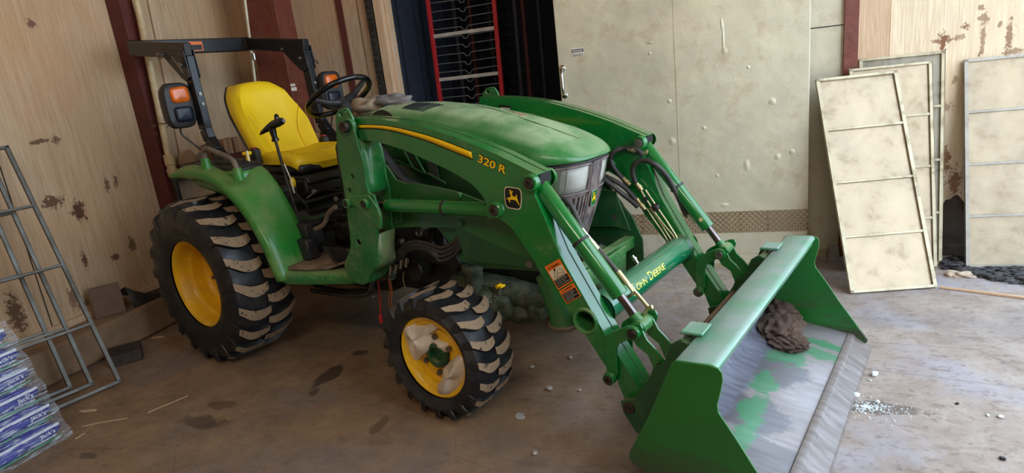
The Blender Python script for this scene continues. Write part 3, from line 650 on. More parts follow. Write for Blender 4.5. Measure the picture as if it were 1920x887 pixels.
# ---- loader arms
ARM = [(653, 221), (690, 222), (721, 225), (761, 231), (800, 240), (854, 258), (895, 274), (932, 290), (976, 312), (1006, 327), (1007, 345), (1002, 366), (1026, 420), (1050, 478), (1085, 540), (1119, 600), (1140, 636), (1160, 668), (1196, 724), (1206, 742), (1206, 757), (1199, 768), (1187, 770), (1176, 760), (1157, 714), (1135, 686), (1100, 632), (1080, 603), (1060, 575), (1015, 514), (994, 478), (965, 437), (956, 424), (935, 410), (920, 397), (912, 382), (903, 365), (885, 346), (872, 337), (841, 319), (797, 299), (756, 281), (720, 270), (694, 264), (665, 263), (655, 250)]
ARM2 = P2(ARM, -.534)
hq = TP(1097.5, 602, -.534)
c_, w_ = .483, .051
for s_ in (-1, 1):
    o_, i_ = s_*.534, s_*.432
    m = MB(); m.prism(ARM2, o_, i_, [circ(hq.x, hq.z, .040, 28)] if s_ == -1 else [circ(hq.x, hq.z, .040, 28)])
    arm = m.build('loader_arm', 'green_clean' if s_ == 1 else 'green', T, bevel=.007, ang=30)
    # groove line along the top and the front face
    m = MB()
    for L in (ARM2[0:10], ARM2[11:19]):
        n_ = len(L)
        for j in range(n_-1):
            m.bar((L[j][0], s_*(.483-.012), L[j][1]+.0005), (L[j+1][0], s_*(.483-.012), L[j+1][1]+.0005), .004, .004, 0, (0, 1, 0))
    m.build('arm_weld_seam', 'green_dark', arm)
    # torque tube end ring
    m = MB(); m.lathe([(o_, .041), (o_+s_*.006, .042), (o_+s_*.008, .050), (o_, .056)], (hq.x, 0, hq.z), 32); m.build('tube_end_ring', 'green_dusty', arm)
    # bosses
    for (px, py, rb) in ((994, 343, .030), (928, 394, .030)):
        q = TP(px, py, -.55); 
        for e, sg in ((o_, s_), (i_, -s_)):
            m = MB(); m.lathe([(e, rb+.006), (e+sg*.004, rb+.003), (e+sg*.022, rb+.002), (e+sg*.026, rb-.002), (e+sg*.026, rb-.007), (e+sg*.018, rb-.009), (e+sg*.018, 0)], (q.x, 0, q.z), 32); m.build('pin_boss', 'green', arm)
            m = MB(); m.lathe([(e+sg*.018, .021), (e+sg*.031, .020), (e+sg*.032, .009), (e+sg*.024, .008), (e+sg*.024, 0)], (q.x, 0, q.z), 20); m.build('pin', 'pinface' if s_ == -1 or px < 950 else 'bolt', arm)
    # black block painting the shade inside the boom's hollow end
    a = TP(1008, 334, -.53); m = MB(); m.box2((a.x-.006, s_*.446, a.z-.026), (a.x+.0045, s_*.520, a.z+.012)); m.build('boom_end_shade', 'dark_gap', arm)
    if s_ == -1:
        y = -.5355
        top = smooth_path([TP(a, b, y) for a, b in ((672, 234.5), (709, 235), (740, 239), (770, 246), (805, 255.5), (842, 268.5), (884, 285))], 5)
        bot = smooth_path([TP(a, b, y) for a, b in ((672, 240), (709, 240.7), (740, 246), (770, 254), (805, 265), (842, 280), (886, 297.5))], 5)
        m = MB(); m.loft([[Vector((p.x, y+.0006, p.z+.0035)) for p in top], [Vector((p.x, y+.0006, p.z-.005)) for p in bot]]); m.build('stripe_border', 'ink', arm, solid=.0006)
        m = MB(); m.loft([[Vector((p.x, y-.0006, p.z)) for p in top], [Vector((p.x, y-.0006, p.z)) for p in bot]]); m.build('boom_stripe', 'yellow', arm, solid=.0006)
        up = (TP(897, 289, y)-TP(894, 305, y))
        m = MB(); a, b = TP(896, 303, y), TP(928, 317.5, y); textfit(m, '320', a+Vector((.001, .0005, -.0012)), b+Vector((.001, .0005, -.0012)), up, .0335, bold=.045, mi=0); a2, b2 = TP(935, 320.5, y), TP(948, 326.5, y); textfit(m, 'R', a2+Vector((.001, .0005, -.0012)), b2+Vector((.001, .0005, -.0012)), up, .0335, bold=.045); m.build('model_number_shadow', 'ink', arm)
        m = MB(); textfit(m, '320', a+Vector((0, -.0012, 0)), b+Vector((0, -.0012, 0)), up, .031, bold=.02); textfit(m, 'R', a2+Vector((0, -.0012, 0)), b2+Vector((0, -.0012, 0)), up, .031, bold=.02); m.build('model_number', 'yellow', arm)
        cc = TP(962, 371.5, y); e1 = TP(980, 374, y)-TP(945, 368.5, y)
        badge(None, cc, (e1.x, 0, e1.z), (-e1.z, 0, e1.x), (0, -1, 0), .083, .088, 'cream', 'ink', 'yellow', arm, 'deer_emblem')
        def label(q4, split, nm, rows):
            A, B, D, E_ = [TP(a, b, y) for a, b in q4]     # tl tr br bl
            n = Vector((0, -1, 0)); m = MB(); m.quadprism([A, B, D, E_], n, .0008); m.build(nm, 'orange', arm)
            L = lambda u, v: A.lerp(B, u).lerp(E_.lerp(D, u), v)+n*.0009
            if rows:
                m = MB(); m.quadprism([L(.06, .24), L(.94, .24), L(.94, split), L(.06, split)], n, .0004); m.build('label_picture', 'cream', arm)
                m = MB(); S = lambda u, v: L(.06+.88*u, .24+(split-.24)*v)+n*.0005
                for path in ([(.35, .95), (.45, .6), (.52, .35), (.75, .25), (.9, .45), (.88, .8)], [(.45, .6), (.7, .62), (.88, .8)], [(.1, .9), (.28, .55), (.4, .45)], [(.2, .85), (.35, .8), (.5, .9), (.9, .9)], [(.25, .35), (.38, .3)]):
                    m.tube([S(*p) for p in path], .0009, 4)
                m.blob(S(.42, .12), (.005, .0006, .006), 1, .1, 8, 6); m.build('label_drawing', 'ink', arm)
            m = MB(); m.quadprism([L(.06, split), L(.94, split), L(.94, .95), L(.06, .95)], n, .0004); m.build('label_text_panel', 'ink', arm)
            m = MB(); v_ = .19; textfit(m, 'WARNING', L(.30, v_), L(.86, v_), A-E_, (A-E_).length*.085 if rows else (A-E_).length*.12, bold=.02)
            tri = [L(.14, v_), L(.24, v_), L(.19, v_-.11)]; m.quadprism(tri, n, .0004); m.build('label_heading', 'ink', arm)
            m = MB(); k_ = 5 if not rows else 4
            for i in range(k_):
                v0 = split+(.95-split)*(i+.75)/(k_+.4); textfit(m, ['Read operators manual', 'Keep clear of the boom', 'to avoid injury or death', 'lower to ground first', 'block the loader safely'][i], L(.12, v0)+n*.0005, L([.8, .86, .7, .9, .6][i], v0)+n*.0005, A-E_, (A-E_).length*.030 if rows else (A-E_).length*.055)
            m.build('label_small_print', 'white', arm)
        label([(1021, 500.5), (1048.5, 485), (1074, 527), (1047, 543.5)], .62, 'warning_label', True)
        label([(1048, 546), (1075, 530), (1090, 555), (1063, 570)], .30, 'warning_label', False)
    else:
        y = .4315
        a = trac(938, 196, 'y', y); m = MB(); L = lambda px, py: trac(px, py, 'y', y)+Vector((0, -.0006, 0))
        m.quadprism([L(936, 196), L(958, 199), L(959, 206), L(937, 203)], (0, -1, 0), .0008); m.build('serial_label', 'ink', arm)
        m = MB(); m.quadprism([L(939, 201)+Vector((0, -.001, 0)), L(957, 203)+Vector((0, -.001, 0)), L(957, 205)+Vector((0, -.001, 0)), L(939, 203)+Vector((0, -.001, 0))], (0, -1, 0), .0006); m.build('label_small_print', 'white', arm)

# torque tube with lettering
m = MB(); m.cyl((hq.x, -.425, hq.z), (hq.x, .425, hq.z), .062, n=40)
tt = m.build('torque_tube', 'green_tube', T, ang=60)
for s_ in (-1, 1):
    m = MB(); m.lathe([(s_*.431, .075), (s_*.428, .075), (s_*.415, .064), (s_*.41, .062)], (hq.x, 0, hq.z), 32); m.build('weld_collar', 'green_dark', tt)
m = MB(); m.tube([(hq.x+.062*math.cos(1.15), -.42, hq.z+.062*math.sin(1.15)), (hq.x+.062*math.cos(1.15), .42, hq.z+.062*math.sin(1.15))], .002, 6); m.build('weld_seam', 'green_dark', tt)
def wrap(mb, body, y0, y1, a_base, h, bold=.01, yoff=0):
    vs, fs = text(body, (0, 0, 0), (1, 0, 0), (0, 1, 0), 1, .0, bold)
    x0 = min(v.x for v in vs); x1 = max(v.x for v in vs)
    out = []
    for v in vs:
        yy = y0+(v.x-x0)/(x1-x0)*(y1-y0); a = a_base+(v.y/.72*h)/.062; r_ = .0634
        out.append((hq.x+r_*math.cos(a), yy, hq.z+r_*math.sin(a)))
    mb.add(out, fs, 0, False)
m = MB(); ab = .16
for body, y0, y1, h in (('J', -.235, -.210, .038), ('OHN', -.200, -.095, .028), ('D', -.070, -.030, .038), ('EERE', -.022, .100, .028)): wrap(m, body, y0, y1, ab, h, .02)
m.build('maker_lettering', 'yellow_worn', tt, weld=False, keepn=True)
m = MB(); m.cyl((hq.x-.04, .03, hq.z+.045), (hq.x-.065, .03, hq.z+.08), .008); m.cyl((hq.x-.052, .03, hq.z+.062), (hq.x-.058, .03, hq.z+.070), .012); m.build('grease_fitting', 'steel', tt)

# ---- cylinders
def cylinder(nm, A, B, y, rb, rr_, L0, L1, bandat=.5):
    """A,B = (x,z) pins; barrel from L0 to L1 (m from A)"""
    A = Vector((A[0], y, A[1])); B = Vector((B[0], y, B[1])); d = (B-A).normalized()
    m = MB(); m.tube([A+d*L0, A+d*(L0+.006), A+d*(L1-.02), A+d*(L1-.004), A+d*L1], [rb*.9, rb, rb, rb, rb*.93], 28)
    m.cyl(A+Vector((0, -.03, 0)), A+Vector((0, .03, 0)), rb*.95); o = m.build(nm, 'green_clean' if rb > .03 else 'green_dusty', T, ang=40)
    m = MB(); m.cyl(A+d*L1, B, rr_); m.build('piston_rod', 'chrome', o)
    m = MB(); m.cyl(B+Vector((0, -.035, 0)), B+Vector((0, .035, 0)), rb*.86); m.cyl(B-d*.05, B, rr_*1.2, rr_*1.3); m.build('rod_eye', 'green_dusty', o)
    m = MB(); p = A+d*(L0+(L1-L0)*bandat); m.cyl(p-d*.006, p+d*.006, rb+.003, n=28); m.build('hose_clamp_band', 'plastic', o)
    return o, A, d
PA = (2.251, 1.071); PB = (2.654, .532); CR = (2.543, .325); LK = (2.746, .399); PV = (2.625, .229)
for s_ in (-1, 1):
    dPA = math.dist(PA, PB)
    e = (Vector((2.588, -.5, .649))-Vector((PA[0], -.5, PA[1]))).length
    cylinder('bucket_cylinder', PA, PB, s_*.483, .0335, .0175, .02, e+.0, .52)
    A = TP(928, 394, -.49); B = TP(685, 382.5, -.49)
    cylinder('lift_cylinder', (A.x, A.z), (B.x, B.z), s_*.49, .031, .0165, .01, (A-TP(726, 380, -.49)).length, .42)

# ---- bell cranks and links
crank = P2([(1134, 668), (1135, 636), (1138, 629), (1146, 623), (1190, 607), (1200, 608), (1205, 617), (1202, 628), (1194, 632), (1186, 632), (1172, 640), (1160, 646), (1156, 655), (1156.5, 682), (1158, 700), (1154, 710), (1146, 713), (1138, 707), (1137, 694)], -.551)
link = [(PB[0]-.026, PB[1]-.012), (PB[0]-.005, PB[1]+.028), (PB[0]+.020, PB[1]+.018), (PB[0]+.042, PB[1]-.03), (PB[0]+.075, PB[1]-.062), (LK[0]+.022, LK[1]+.018), (LK[0]+.018, LK[1]-.018), (LK[0]-.006, LK[1]-.026), (LK[0]-.030, LK[1]-.008), (LK[0]-.050, LK[1]+.045), (PB[0]-.0, PB[1]-.06)]
for s_ in (-1, 1):
    m = MB(); m.prism(crank, s_*.551, s_*.541); m.prism(crank, s_*.420, s_*.410); ck = m.build('bell_crank', 'green', T, bevel=.002)
    for (X, Z), r_ in ((CR, .026), (PB, .028)):
        m = MB(); m.lathe([(s_*.551, r_), (s_*.566, r_-.002), (s_*.568, r_-.008), (s_*.563, r_-.010), (s_*.563, 0)], (X, 0, Z), 24); m.build('pin_boss', 'green', ck); m = MB(); m.lathe([(s_*.41, r_), (s_*.397, r_-.002), (s_*.397, 0)], (X, 0, Z), 24); m.build('pin_boss', 'green', ck)
        for e, sg in ((s_*.563, s_), (s_*.397, -s_)):
            m = MB(); m.lathe([(e, .018), (e+sg*.010, .017), (e+sg*.010, .007), (e+sg*.004, .006), (e+sg*.004, 0)], (X, 0, Z), 20); m.build('pin', 'pinface' if s_ == -1 else 'bolt', ck)
    m = MB(); m.cyl((PB[0], s_*.43, PB[1]), (PB[0], s_*.54, PB[1]), .024); m.cyl((CR[0], s_*.42, CR[1]), (CR[0], s_*.545, CR[1]), .016); m.build('cross_pin', 'green', ck)
    m = MB(); m.prism(link, s_*.537, s_*.527); m.prism(link, s_*.436, s_*.426); lk = m.build('bucket_link', 'green', T, bevel=.002)
    for e, sg in ((s_*.537, s_), (s_*.426, -s_)):
        m = MB(); m.lathe([(e, .024), (e+sg*.012, .022), (e+sg*.013, .008), (e+sg*.005, .007), (e+sg*.005, 0)], (LK[0], 0, LK[1]), 20); m.build('pin', 'pinface' if s_ == -1 else 'bolt', lk)
    # quick-attach carrier
    car = [(2.590, .247), (2.600, .200), (2.640, .140), (2.680, .10), (2.72, .12), (2.80, .33), (2.875, .50), (2.868, .535), (2.835, .545), (2.800, .520), (2.775, .455), (LK[0]+.012, LK[1]+.035), (LK[0]-.016, LK[1]+.018), (LK[0]-.03, LK[1]-.02), (2.68, .32), (2.640, .268), (2.615, .262)]
    m = MB(); m.prism(car, s_*.570, s_*.560); m.prism(car, s_*.408, s_*.398); ca = m.build('bucket_carrier', 'green_dark', T, bevel=.002)
    m = MB(); m.cyl((2.845, s_*.575, .515), (2.845, s_*.392, .515), .024); m.build('carrier_tube', 'green_dark', ca); m = MB(); m.box2((2.79, s_*.575, .245), (2.80, s_*.392, .30)); m.build('carrier_brace', 'green_dark', ca)
    m = MB(); m.lathe([(s_*.57, .024), (s_*.578, .022), (s_*.579, .010), (s_*.573, 0)], (PV[0], 0, PV[1]), 20); m.build('pivot_pin', 'pinface', ca); m = MB(); m.lathe([(s_*.398, .024), (s_*.388, .022), (s_*.388, 0)], (PV[0], 0, PV[1]), 20); m.build('pivot_pin', 'pinface', ca)
    # hook bracket on the top edge
    m = MB(); m.prism([(2.82, .552), (2.83, .566), (2.905, .568), (2.905, .559), (2.842, .555)], s_*.55, s_*.455); m.build('top_hook', 'green_bucket_top', ca, bevel=.003)
m = MB(); q = trac(1330, 595, 'y', .05); m.cyl((q.x, -.395, q.z-.01), (q.x, .395, q.z-.01), .012); m.build('latch_shaft', 'rusty', T)

# ---- bucket
SIDE = [(2.868, .540), (2.880, .549), (2.990, .556), (3.016, .552), (3.027, .540), (3.029, .515), (3.022, .475), (3.010, .425), (3.013, .40), (3.067, .321), (3.12, .235), (3.19, .135), (3.222, .085), (3.250, .045), (3.240, .030), (2.80, .092), (2.715, .115), (2.695, .14), (2.70, .165), (2.78, .33)]
shell = [(2.880, .545), (2.868, .50), (2.80, .34), (2.765, .27), (2.752, .215), (2.765, .165), (2.81, .130), (2.88, .112), (3.19, .064)]
bw = .733
m = MB(); m.loft([[(x, f*(bw-.004), z) for x, z in shell] for f in (-1, -.3, .3, 1)])
bucket = m.build('bucket', 'bucket_inside', T, solid=.008, ang=25)
for s_ in (-1, 1):
    m = MB(); m.prism(SIDE, s_*bw, s_*(bw-.008)); m.build('bucket_side_plate', 'bucket_side', bucket, bevel=.0015)
    m = MB(); m.prism([(3.13, .16), (3.19, .132), (3.222, .085), (3.25, .045), (3.24, .03), (3.12, .05)], s_*(bw+.001), s_*(bw+.010)); m.build('side_wear_plate', 'bucket_side', bucket, bevel=.002)
tl = [(2.872, .5415), (2.884, .5505), (2.99, .5575), (3.004, .5545), (3.012, .545), (2.997, .505), (2.985, .495), (2.99, .505), (2.998, .541), (2.985, .547), (2.885, .540)]
m = MB(); m.prism(tl, -bw+.0085, bw-.0085); m.build('bucket_top_lip', 'green_bucket_top', bucket, bevel=.002, ang=50)
# cutting edge: two bolted plates with a step
a = trac(1626, 637, 'z', .03); 
m = MB(); m.prism([(3.165, .0745), (3.19, .070), (3.20, .060), (3.165, .064)], -bw, bw); m.build('edge_backing_plate', 'worn_edge', bucket, bevel=.002)
m = MB(); m.prism([(3.192, .062), (3.20, .056), (3.262, .018), (3.268, .004), (3.250, .004), (3.19, .040)], -bw-.006, bw+.006); m.build('cutting_edge', 'worn_edge', bucket, bevel=.002)
m = MB(); q = trac(1492, 640, 'z', .13)
m.blob((q.x-.03, q.y+.0, q.z-.012), (.085, .08, .034), 11, .12, 60, 40, fr=5.0); m.blob((q.x-.10, q.y+.14, q.z+.0), (.10, .15, .052), 8, .14, 60, 40, fr=4.6); m.blob((q.x-.13, q.y+.30, q.z+.005), (.08, .12, .065), 5, .14, 36, 26, fr=3.6)
dirt = m.build('dirt_heap', 'dirt', None)
dirt.parent = None; dirt.matrix_world = Matrix.Rotation(-TH, 4, 'Z'); tag(dirt, 'brown lump of soil lying in the far corner of the loader bucket', 'dirt')
# ---- fenders, one lofted shell each (outer skirt, rounded shoulder, top) with the raised console pod
def rin(a): return arc(a, [(0, .64), (18, .65), (38, .665), (50, .695), (58, .715), (64, .71), (74, .665), (90, .645), (120, .645)])
for s_ in (-1, 1):
    rings = []
    for i in range(34):
        a = 4+(115-4)*i/33; ar = math.radians(a)
        r0 = arc(a, [(0, .635), (10, .60), (30, .592), (95, .600), (112, .650), (115, .665)]) ; ri = rin(a); tip = arc(a, [(0, 1), (100, 1), (115, .35)])
        ri = max(ri, r0+.015)
        top = arc(a, [(0, .67), (20, .665), (100, .665), (115, .672)])
        pts = [(r0-.012, .655), (r0, .668), (r0+.022*tip, .676), (r0+.045*tip, .672), (r0+.058*tip, .655), (r0+.064*tip, .62), (r0+.066*tip+(ri-r0-.066)*.15*tip, .56), (max(r0+.06*tip, ri-.02), .52), (ri, .47), (ri, .44), (ri-.02, .42), (r0-.0, .415)]
        rings.append([(r*math.cos(ar), s_*y, RCZ+r*math.sin(ar)) for r, y in pts])
    m = MB(); m.loft(rings); fd = m.build('fender', 'green_fender', T, ang=60, solid=.005)
    # console pod under the controls and its black top
    pod = [(-.24, 1.10), (-.20, 1.118), (.30, 1.128), (.330, 1.118), (.342, 1.07), (.36, 1.0), (.30, .95), (-.1, 1.02)]
    m = MB(); m.prism(pod, s_*.60, s_*.42); m.build('console_body', 'green_fender', fd, bevel=.02, ang=60)
    m = MB(); m.prism([(-.30, 1.125), (-.28, 1.155), (-.12, 1.168), (.02, 1.160), (.05, 1.150), (.20, 1.155), (.30, 1.150), (.335, 1.122), (.32, 1.112), (-.28, 1.112)], s_*.595, s_*.42); cs = m.build('console_top', 'plastic', fd, bevel=.012)
    if s_ == -1:
        m = MB(); m.prism([(.09, 1.155), (.10, 1.178), (.27, 1.170), (.285, 1.150)], s_*.575, s_*.47); m.prism([(-.02, 1.157), (-.02, 1.164), (.07, 1.162), (.07, 1.153)], s_*.58, s_*.45); m.build('cup_tray', 'plastic', cs, bevel=.006)
        m = MB(); q = TP(462, 283, -.50); m.cyl((q.x, -.50, 1.165), (q.x, -.50, 1.205), .010); m.lathe([(1.195, .02), (1.20, .026), (1.212, .026), (1.216, .016)], (q.x, -.5, 0), 18, axis='z'); m.build('yellow_knob', 'seat', cs)
        m = MB(); m.tube(smooth_path([(q.x+.02, -.51, 1.20), (q.x+.04, -.52, 1.22), (q.x+.055, -.53, 1.185), (q.x+.06, -.53, 1.165)], 5), .004, 8); m.build('knob_cable', 'white', cs)
    # grab handle with its two green feet
    A = TP(376, 300, -.655); B = TP(436, 318, -.655)
    pth = smooth_path([(A.x, s_*.63, A.z-.03), (A.x+.005, s_*.632, A.z+.035), (A.x+.045, s_*.632, A.z+.060), ((A.x+B.x)/2, s_*.632, (A.z+B.z)/2+.062), (B.x-.05, s_*.632, B.z+.060), (B.x-.008, s_*.632, B.z+.030), (B.x+.006, s_*.63, B.z-.03)], 6)
    m = MB(); m.tube(pth, .0145, 14); hd = m.build('grab_handle', 'handle_tan', fd)
    for q in (A, B): m = MB(); m.cyl((q.x, s_*.63, q.z-.06), (q.x, s_*.63, q.z+.005), .030, .022); m.build('handle_foot', 'green_fender', hd)

# ---- platform
for s_ in (-1, 1):
    rings = []
    for x, z, y in ((.585, .61, .655), (.61, .585, .658), (.66, .572, .650), (.74, .570, .632), (.85, .572, .600), (.95, .574, .568), (1.05, .578, .540), (1.15, .582, .50)):
        rings.append([(x, s_*.36, z+.012), (x, s_*(y-.035), z+.012), (x, s_*(y-.012), z+.006), (x, s_*y, z-.008), (x, s_*(y+.002), z-.03), (x, s_*(y-.008), z-.055), (x, s_*(y-.05), z-.062), (x, s_*.36, z-.05)])
    m = MB(); m.loft(rings, closed=True, caps=True); pf = m.build('step_platform', 'green_dusty', T, ang=50)
    m = MB(); m.loft([[(x, s_*.24, z+h), (x, s_*(yo), z+h)] for x, z, h, yo in ((.60, .61, .0, .60), (.68, .585, .008, .615), (.80, .584, .008, .585), (.92, .588, .01, .545), (1.02, .61, .02, .51), (1.12, .67, .02, .47))]); m.build('floor_mat', 'mat', pf, solid=.012)
    # raised ribs of the mat
    m = MB()
    for i in range(11):
        x0_, y_ = .62+.002*i, s_*(.26+.031*i)
        m.tube(smooth_path([(x0_+.0, y_, .597), (.72, y_, .600), (.84, y_-s_*.005*i, .602), (.95, y_-s_*.010*i, .615), (1.06, y_-s_*.014*i, .655)], 5), .005, 6)
    m.build('mat_rib', 'mat', pf)
m = MB(); m.box2((.45, -.36, .52), (1.15, .36, .60)); m.box2((-.3, -.42, .62), (.35, .42, .98)); m.box2((.35, -.20, .60), (.95, .20, .74)); m.build('floor_hump', 'grime', T, bevel=.03)
# machinery below the seat
m = MB()
m.prism([(.10, 1.03), (.44, 1.02), (.46, .98), (.40, .93), (.12, .93)], -.24, .24); m.prism([(.30, .98), (.46, .70), (.52, .62), (.20, .60), (.0, .95)], -.40, .40)
m.box2((.18, -.25, .90), (.44, .25, 1.0)); m.box2((.40, -.30, .76), (.50, -.05, .80)); m.box2((.36, -.30, .86), (.46, .1, .885))
m.box2((.46, -.38, .60), (.60, -.22, .70)); m.build('seat_support', 'grime', T, bevel=.012)
for pth, r in (([(.47, -.28, .90), (.50, -.20, .93), (.49, -.05, .90), (.46, .05, .93)], .006), ([(.50, -.33, .72), (.56, -.30, .78), (.54, -.18, .74), (.60, -.05, .76)], .008), ([(.46, -.34, .95), (.52, -.32, .85), (.50, -.34, .75)], .006), ([(.60, -.44, .83), (.72, -.46, .84), (.90, -.50, .87), (1.05, -.53, .93)], .010)):
    m = MB(); m.tube(smooth_path(pth, 6), r, 8); m.build('linkage_rod', 'black', T)
for c in ((.47, -.22, .93), (.48, -.30, .80), (.50, -.10, .86)):
    m = MB(); m.cyl(c, (c[0]+.02, c[1]-.015, c[2]), .014, n=16); m.build('linkage_bolt', 'bolt', T)
m = MB(); m.tube(smooth_path([(.84, -.52, .80), (.92, -.52, .83), (1.0, -.53, .90), (1.08, -.545, .935)], 6), [.012]*19, 8); m.build('lever_arm', 'handle_tan', T)
# lever boots beside the fender, yellow knob
m = MB(); m.tube(smooth_path([(.40, -.38, .62), (.42, -.38, .74), (.42, -.38, .84), (.40, -.37, .88)], 4), [.055]*8+[.05, .045, .04, .034, .026], 16); m.build('lever_boot', 'plastic', T)
m = MB(); q = TP(549, 342, -.34); m.blob(q, (.017, .017, .032), 2, .08, 14, 10); m.build('yellow_lever_knob', 'seat', T)
m = MB(); m.box2((.56, -.46, .66), (.66, -.34, .80)); m.box2((.60, -.5, .60), (.70, -.42, .72)); m.cyl((.52, -.44, .80), (.52, -.34, .80), .05); m.build('pedal_box', 'plastic', T, bevel=.012)
m = MB(); a = trac(600, 495, 'y', -.52); b = TP(640, 450, -.52)
m.quadprism([(.86, -.50, .70), (.98, -.46, .69), (1.0, -.44, .60), (.90, -.48, .61)], (.2, -1, .1), .014)
for i in range(5): m.bar((.93+.012*i, -.53, .69-.018*i), (.90+.012*i, -.47, .69-.018*i), .012, .008)
m.tube([(.90, -.48, .64), (.95, -.40, .66), (1.1, -.36, .72)], .010, 8); m.build('foot_pedal', 'black', T, bevel=.003)

# ---- seat
def seatsurf(fn, nu, nv): return [[fn(i/(nu-1), j/(nv-1)) for i in range(nu)] for j in range(nv)]
def srf(v, tab): return arc(v, tab)
def back(u, v):
    # u across -1..1, v up 0..1
    u = 2*u-1; w_ = srf(v, [(0, .235), (.25, .245), (.45, .25), (.60, .238), (.8, .205), (.92, .175), (1.0, .125)])
    bol = .050*srf(v, [(0, 1), (.45, 1), (.62, .45), (.75, 0.1), (1, 0)])*max(0, (abs(u)-.50)/.5)**.8 if abs(u) > .5 else 0
    edge = .065*max(0, abs(u)-.86)/.14
    x = .015-.235*v-.03*math.sin(PI*v)*(1-u*u)+bol-edge-.05*max(0, v-.9)*10*.6
    z = 1.12+.485*v-(.015*u*u if v > .9 else 0)
    return (x, w_*u, z)
m = MB(); n_, m_ = 29, 22; Fr = seatsurf(back, n_, m_)
rear = [[(p[0]-.085-(.0 if 0 < i < n_-1 else -.02), p[1]*.97, p[2]) for i, p in enumerate(r)] for r in Fr]
rings = []
for f, r in zip(Fr, rear): rings.append(f+list(reversed(r)))
m.loft(rings, closed=True, caps=True); sb = m.build('seat_back', 'seat', T, ang=60)
m = MB()
for s_ in (-1, 1):
    m.tube(smooth_path([Vector(back((1+s_*a)/2, v))+Vector((.004, 0, 0)) for a, v in ((.52, .02), (.50, .15), (.54, .32), (.66, .48), (.80, .58), (.95, .64))], 6), .0035, 8)
m.build('seam_piping', 'seat', sb)
m = MB(); shell_ = [[(p[0]-.012, p[1]*1.04, p[2]) for p in r] for r in rear]; out_ = [[(p[0]-.03, p[1]*.98, p[2]) for p in r] for r in rear]
m.loft([a+list(reversed(b)) for a, b in zip(shell_, out_)], closed=True, caps=True); m.build('seat_shell', 'plastic', sb, ang=60)
def cush(u, v):
    u = 2*u-1; w_ = srf(v, [(0, .225), (.3, .25), (.8, .252), (.93, .235), (1, .20)])
    x = -.02+.445*v-.04*u*u*(v > .9)*(v-.9)*10; z = 1.142+.020*math.sin(PI*v)*.6-.045*max(0, v-.80)/.2-.018*v+.024*max(0, abs(u)-.5)/.5*(1-v*.3)+.006
    z -= .035*max(0, abs(u)-.88)/.12
    return (x, w_*u, z)
Fc = seatsurf(cush, 25, 20); m = MB(); low_ = [[(p[0]-(.02 if j > 17 else 0), p[1]*.98, min(p[2]-.042, 1.092)) for p in r] for j, r in enumerate(Fc)]
m.loft([a+list(reversed(b)) for a, b in zip(Fc, low_)], closed=True, caps=True); sc_ = m.build('seat_cushion', 'seat', T, ang=60)
m = MB(); m.tube(smooth_path([Vector(cush(u, .80))+Vector((0, 0, .002)) for u in (.06, .2, .5, .8, .94)], 6), .003, 6)
for u in (.16, .84): m.tube(smooth_path([Vector(cush(u, v))+Vector((0, 0, .002)) for v in (.1, .3, .6, .8)], 5), .003, 6)
m.build('seam_piping', 'seat', sc_)
m = MB(); m.box2((-.02, -.235, 1.03), (.40, .235, 1.088)); m.build('seat_pan', 'black', T, bevel=.02)
for s_ in (-1, 1): m = MB(); m.box2((-.02, s_*.24, 1.10), (.04, s_*.285, 1.20)); bk = m.build('belt_buckle', 'plastic', T, bevel=.012); m = MB(); m.box2((-.015, s_*.25, 1.198), (.02, s_*.278, 1.206)); m.build('buckle_button', 'redwire', bk)

# ---- joystick on its stalk
a, b = TP(556, 398, -.40), TP(517, 265, -.40)
m = MB(); m.tube(smooth_path([a, a.lerp(b, .5)+Vector((-.004, 0, 0)), b], 6), .0085, 10); js = m.build('loader_joystick', 'black', T)
t0, t1, t2, t3 = TP(514, 262, -.40), TP(511, 245, -.40), TP(508, 237, -.40), TP(517, 215, -.40)
m = MB(); m.tube([b, b.lerp(t1, .25), b.lerp(t1, .3), b.lerp(t1, .6), t1, TP(509, 236, -.40)], [.020, .020, .015, .017, .020, .022], 16); l, r_ = TP(489, 250, -.40), TP(530, 228, -.40)
m.tube([TP(488, 252, -.40), TP(492, 248, -.40), TP(499, 243, -.40), TP(507, 237, -.40), TP(514, 233, -.40), TP(522, 230, -.40), TP(529, 227, -.40), TP(532, 226, -.40)], [.004, .011, .016, .020, .023, .023, .019, .010], 16)
m.tube([TP(520, 232, -.40), TP(520, 224, -.40), TP(518, 217, -.40), TP(517, 214, -.40)], [.022, .016, .012, .007], 14); m.build('joystick_grip', 'plastic_gloss', js)
m = MB(); m.tube([TP(533, 308, -.39), TP(545, 335, -.39), TP(552, 362, -.39)], .0035, 8); m.build('lever_wire', 'white', js)

# ---- steering wheel, column, dash
sc0 = Vector((.575, .0, 1.452)); nrm = Vector((-.50, 0, .866)).normalized(); ux = Vector((.866, 0, .5)).normalized(); uy = Vector((0, 1, 0))
R_s = .195; m = MB(); m.tube([sc0+ux*(R_s*math.cos(a))+uy*(R_s*math.sin(a)) for a in [2*PI*i/48 for i in range(48)]], .0165, 14, closed=True)
for i in range(24):
    a = 2*PI*i/24; 
sw = m.build('steering_wheel', 'plastic_gloss', T)
hub_ = sc0-nrm*.045; m = MB()
for ang_ in (90, 210, 330):
    a = math.radians(ang_+180); d = ux*math.cos(a)+uy*math.sin(a); m.tube([hub_+d*.02, hub_+d*.09+nrm*.01, sc0+d*(R_s-.008)], [.026, .018, .013], 10)
m.cyl(hub_-nrm*.03, hub_+nrm*.025, .042, .036); m.build('steering_spokes', 'plastic', sw)
m = MB(); m.tube([hub_-nrm*.02, Vector((.66, 0, 1.27)), Vector((.75, 0, 1.12))], [.045, .055, .09], 18); m.build('steering_column', 'plastic', T)
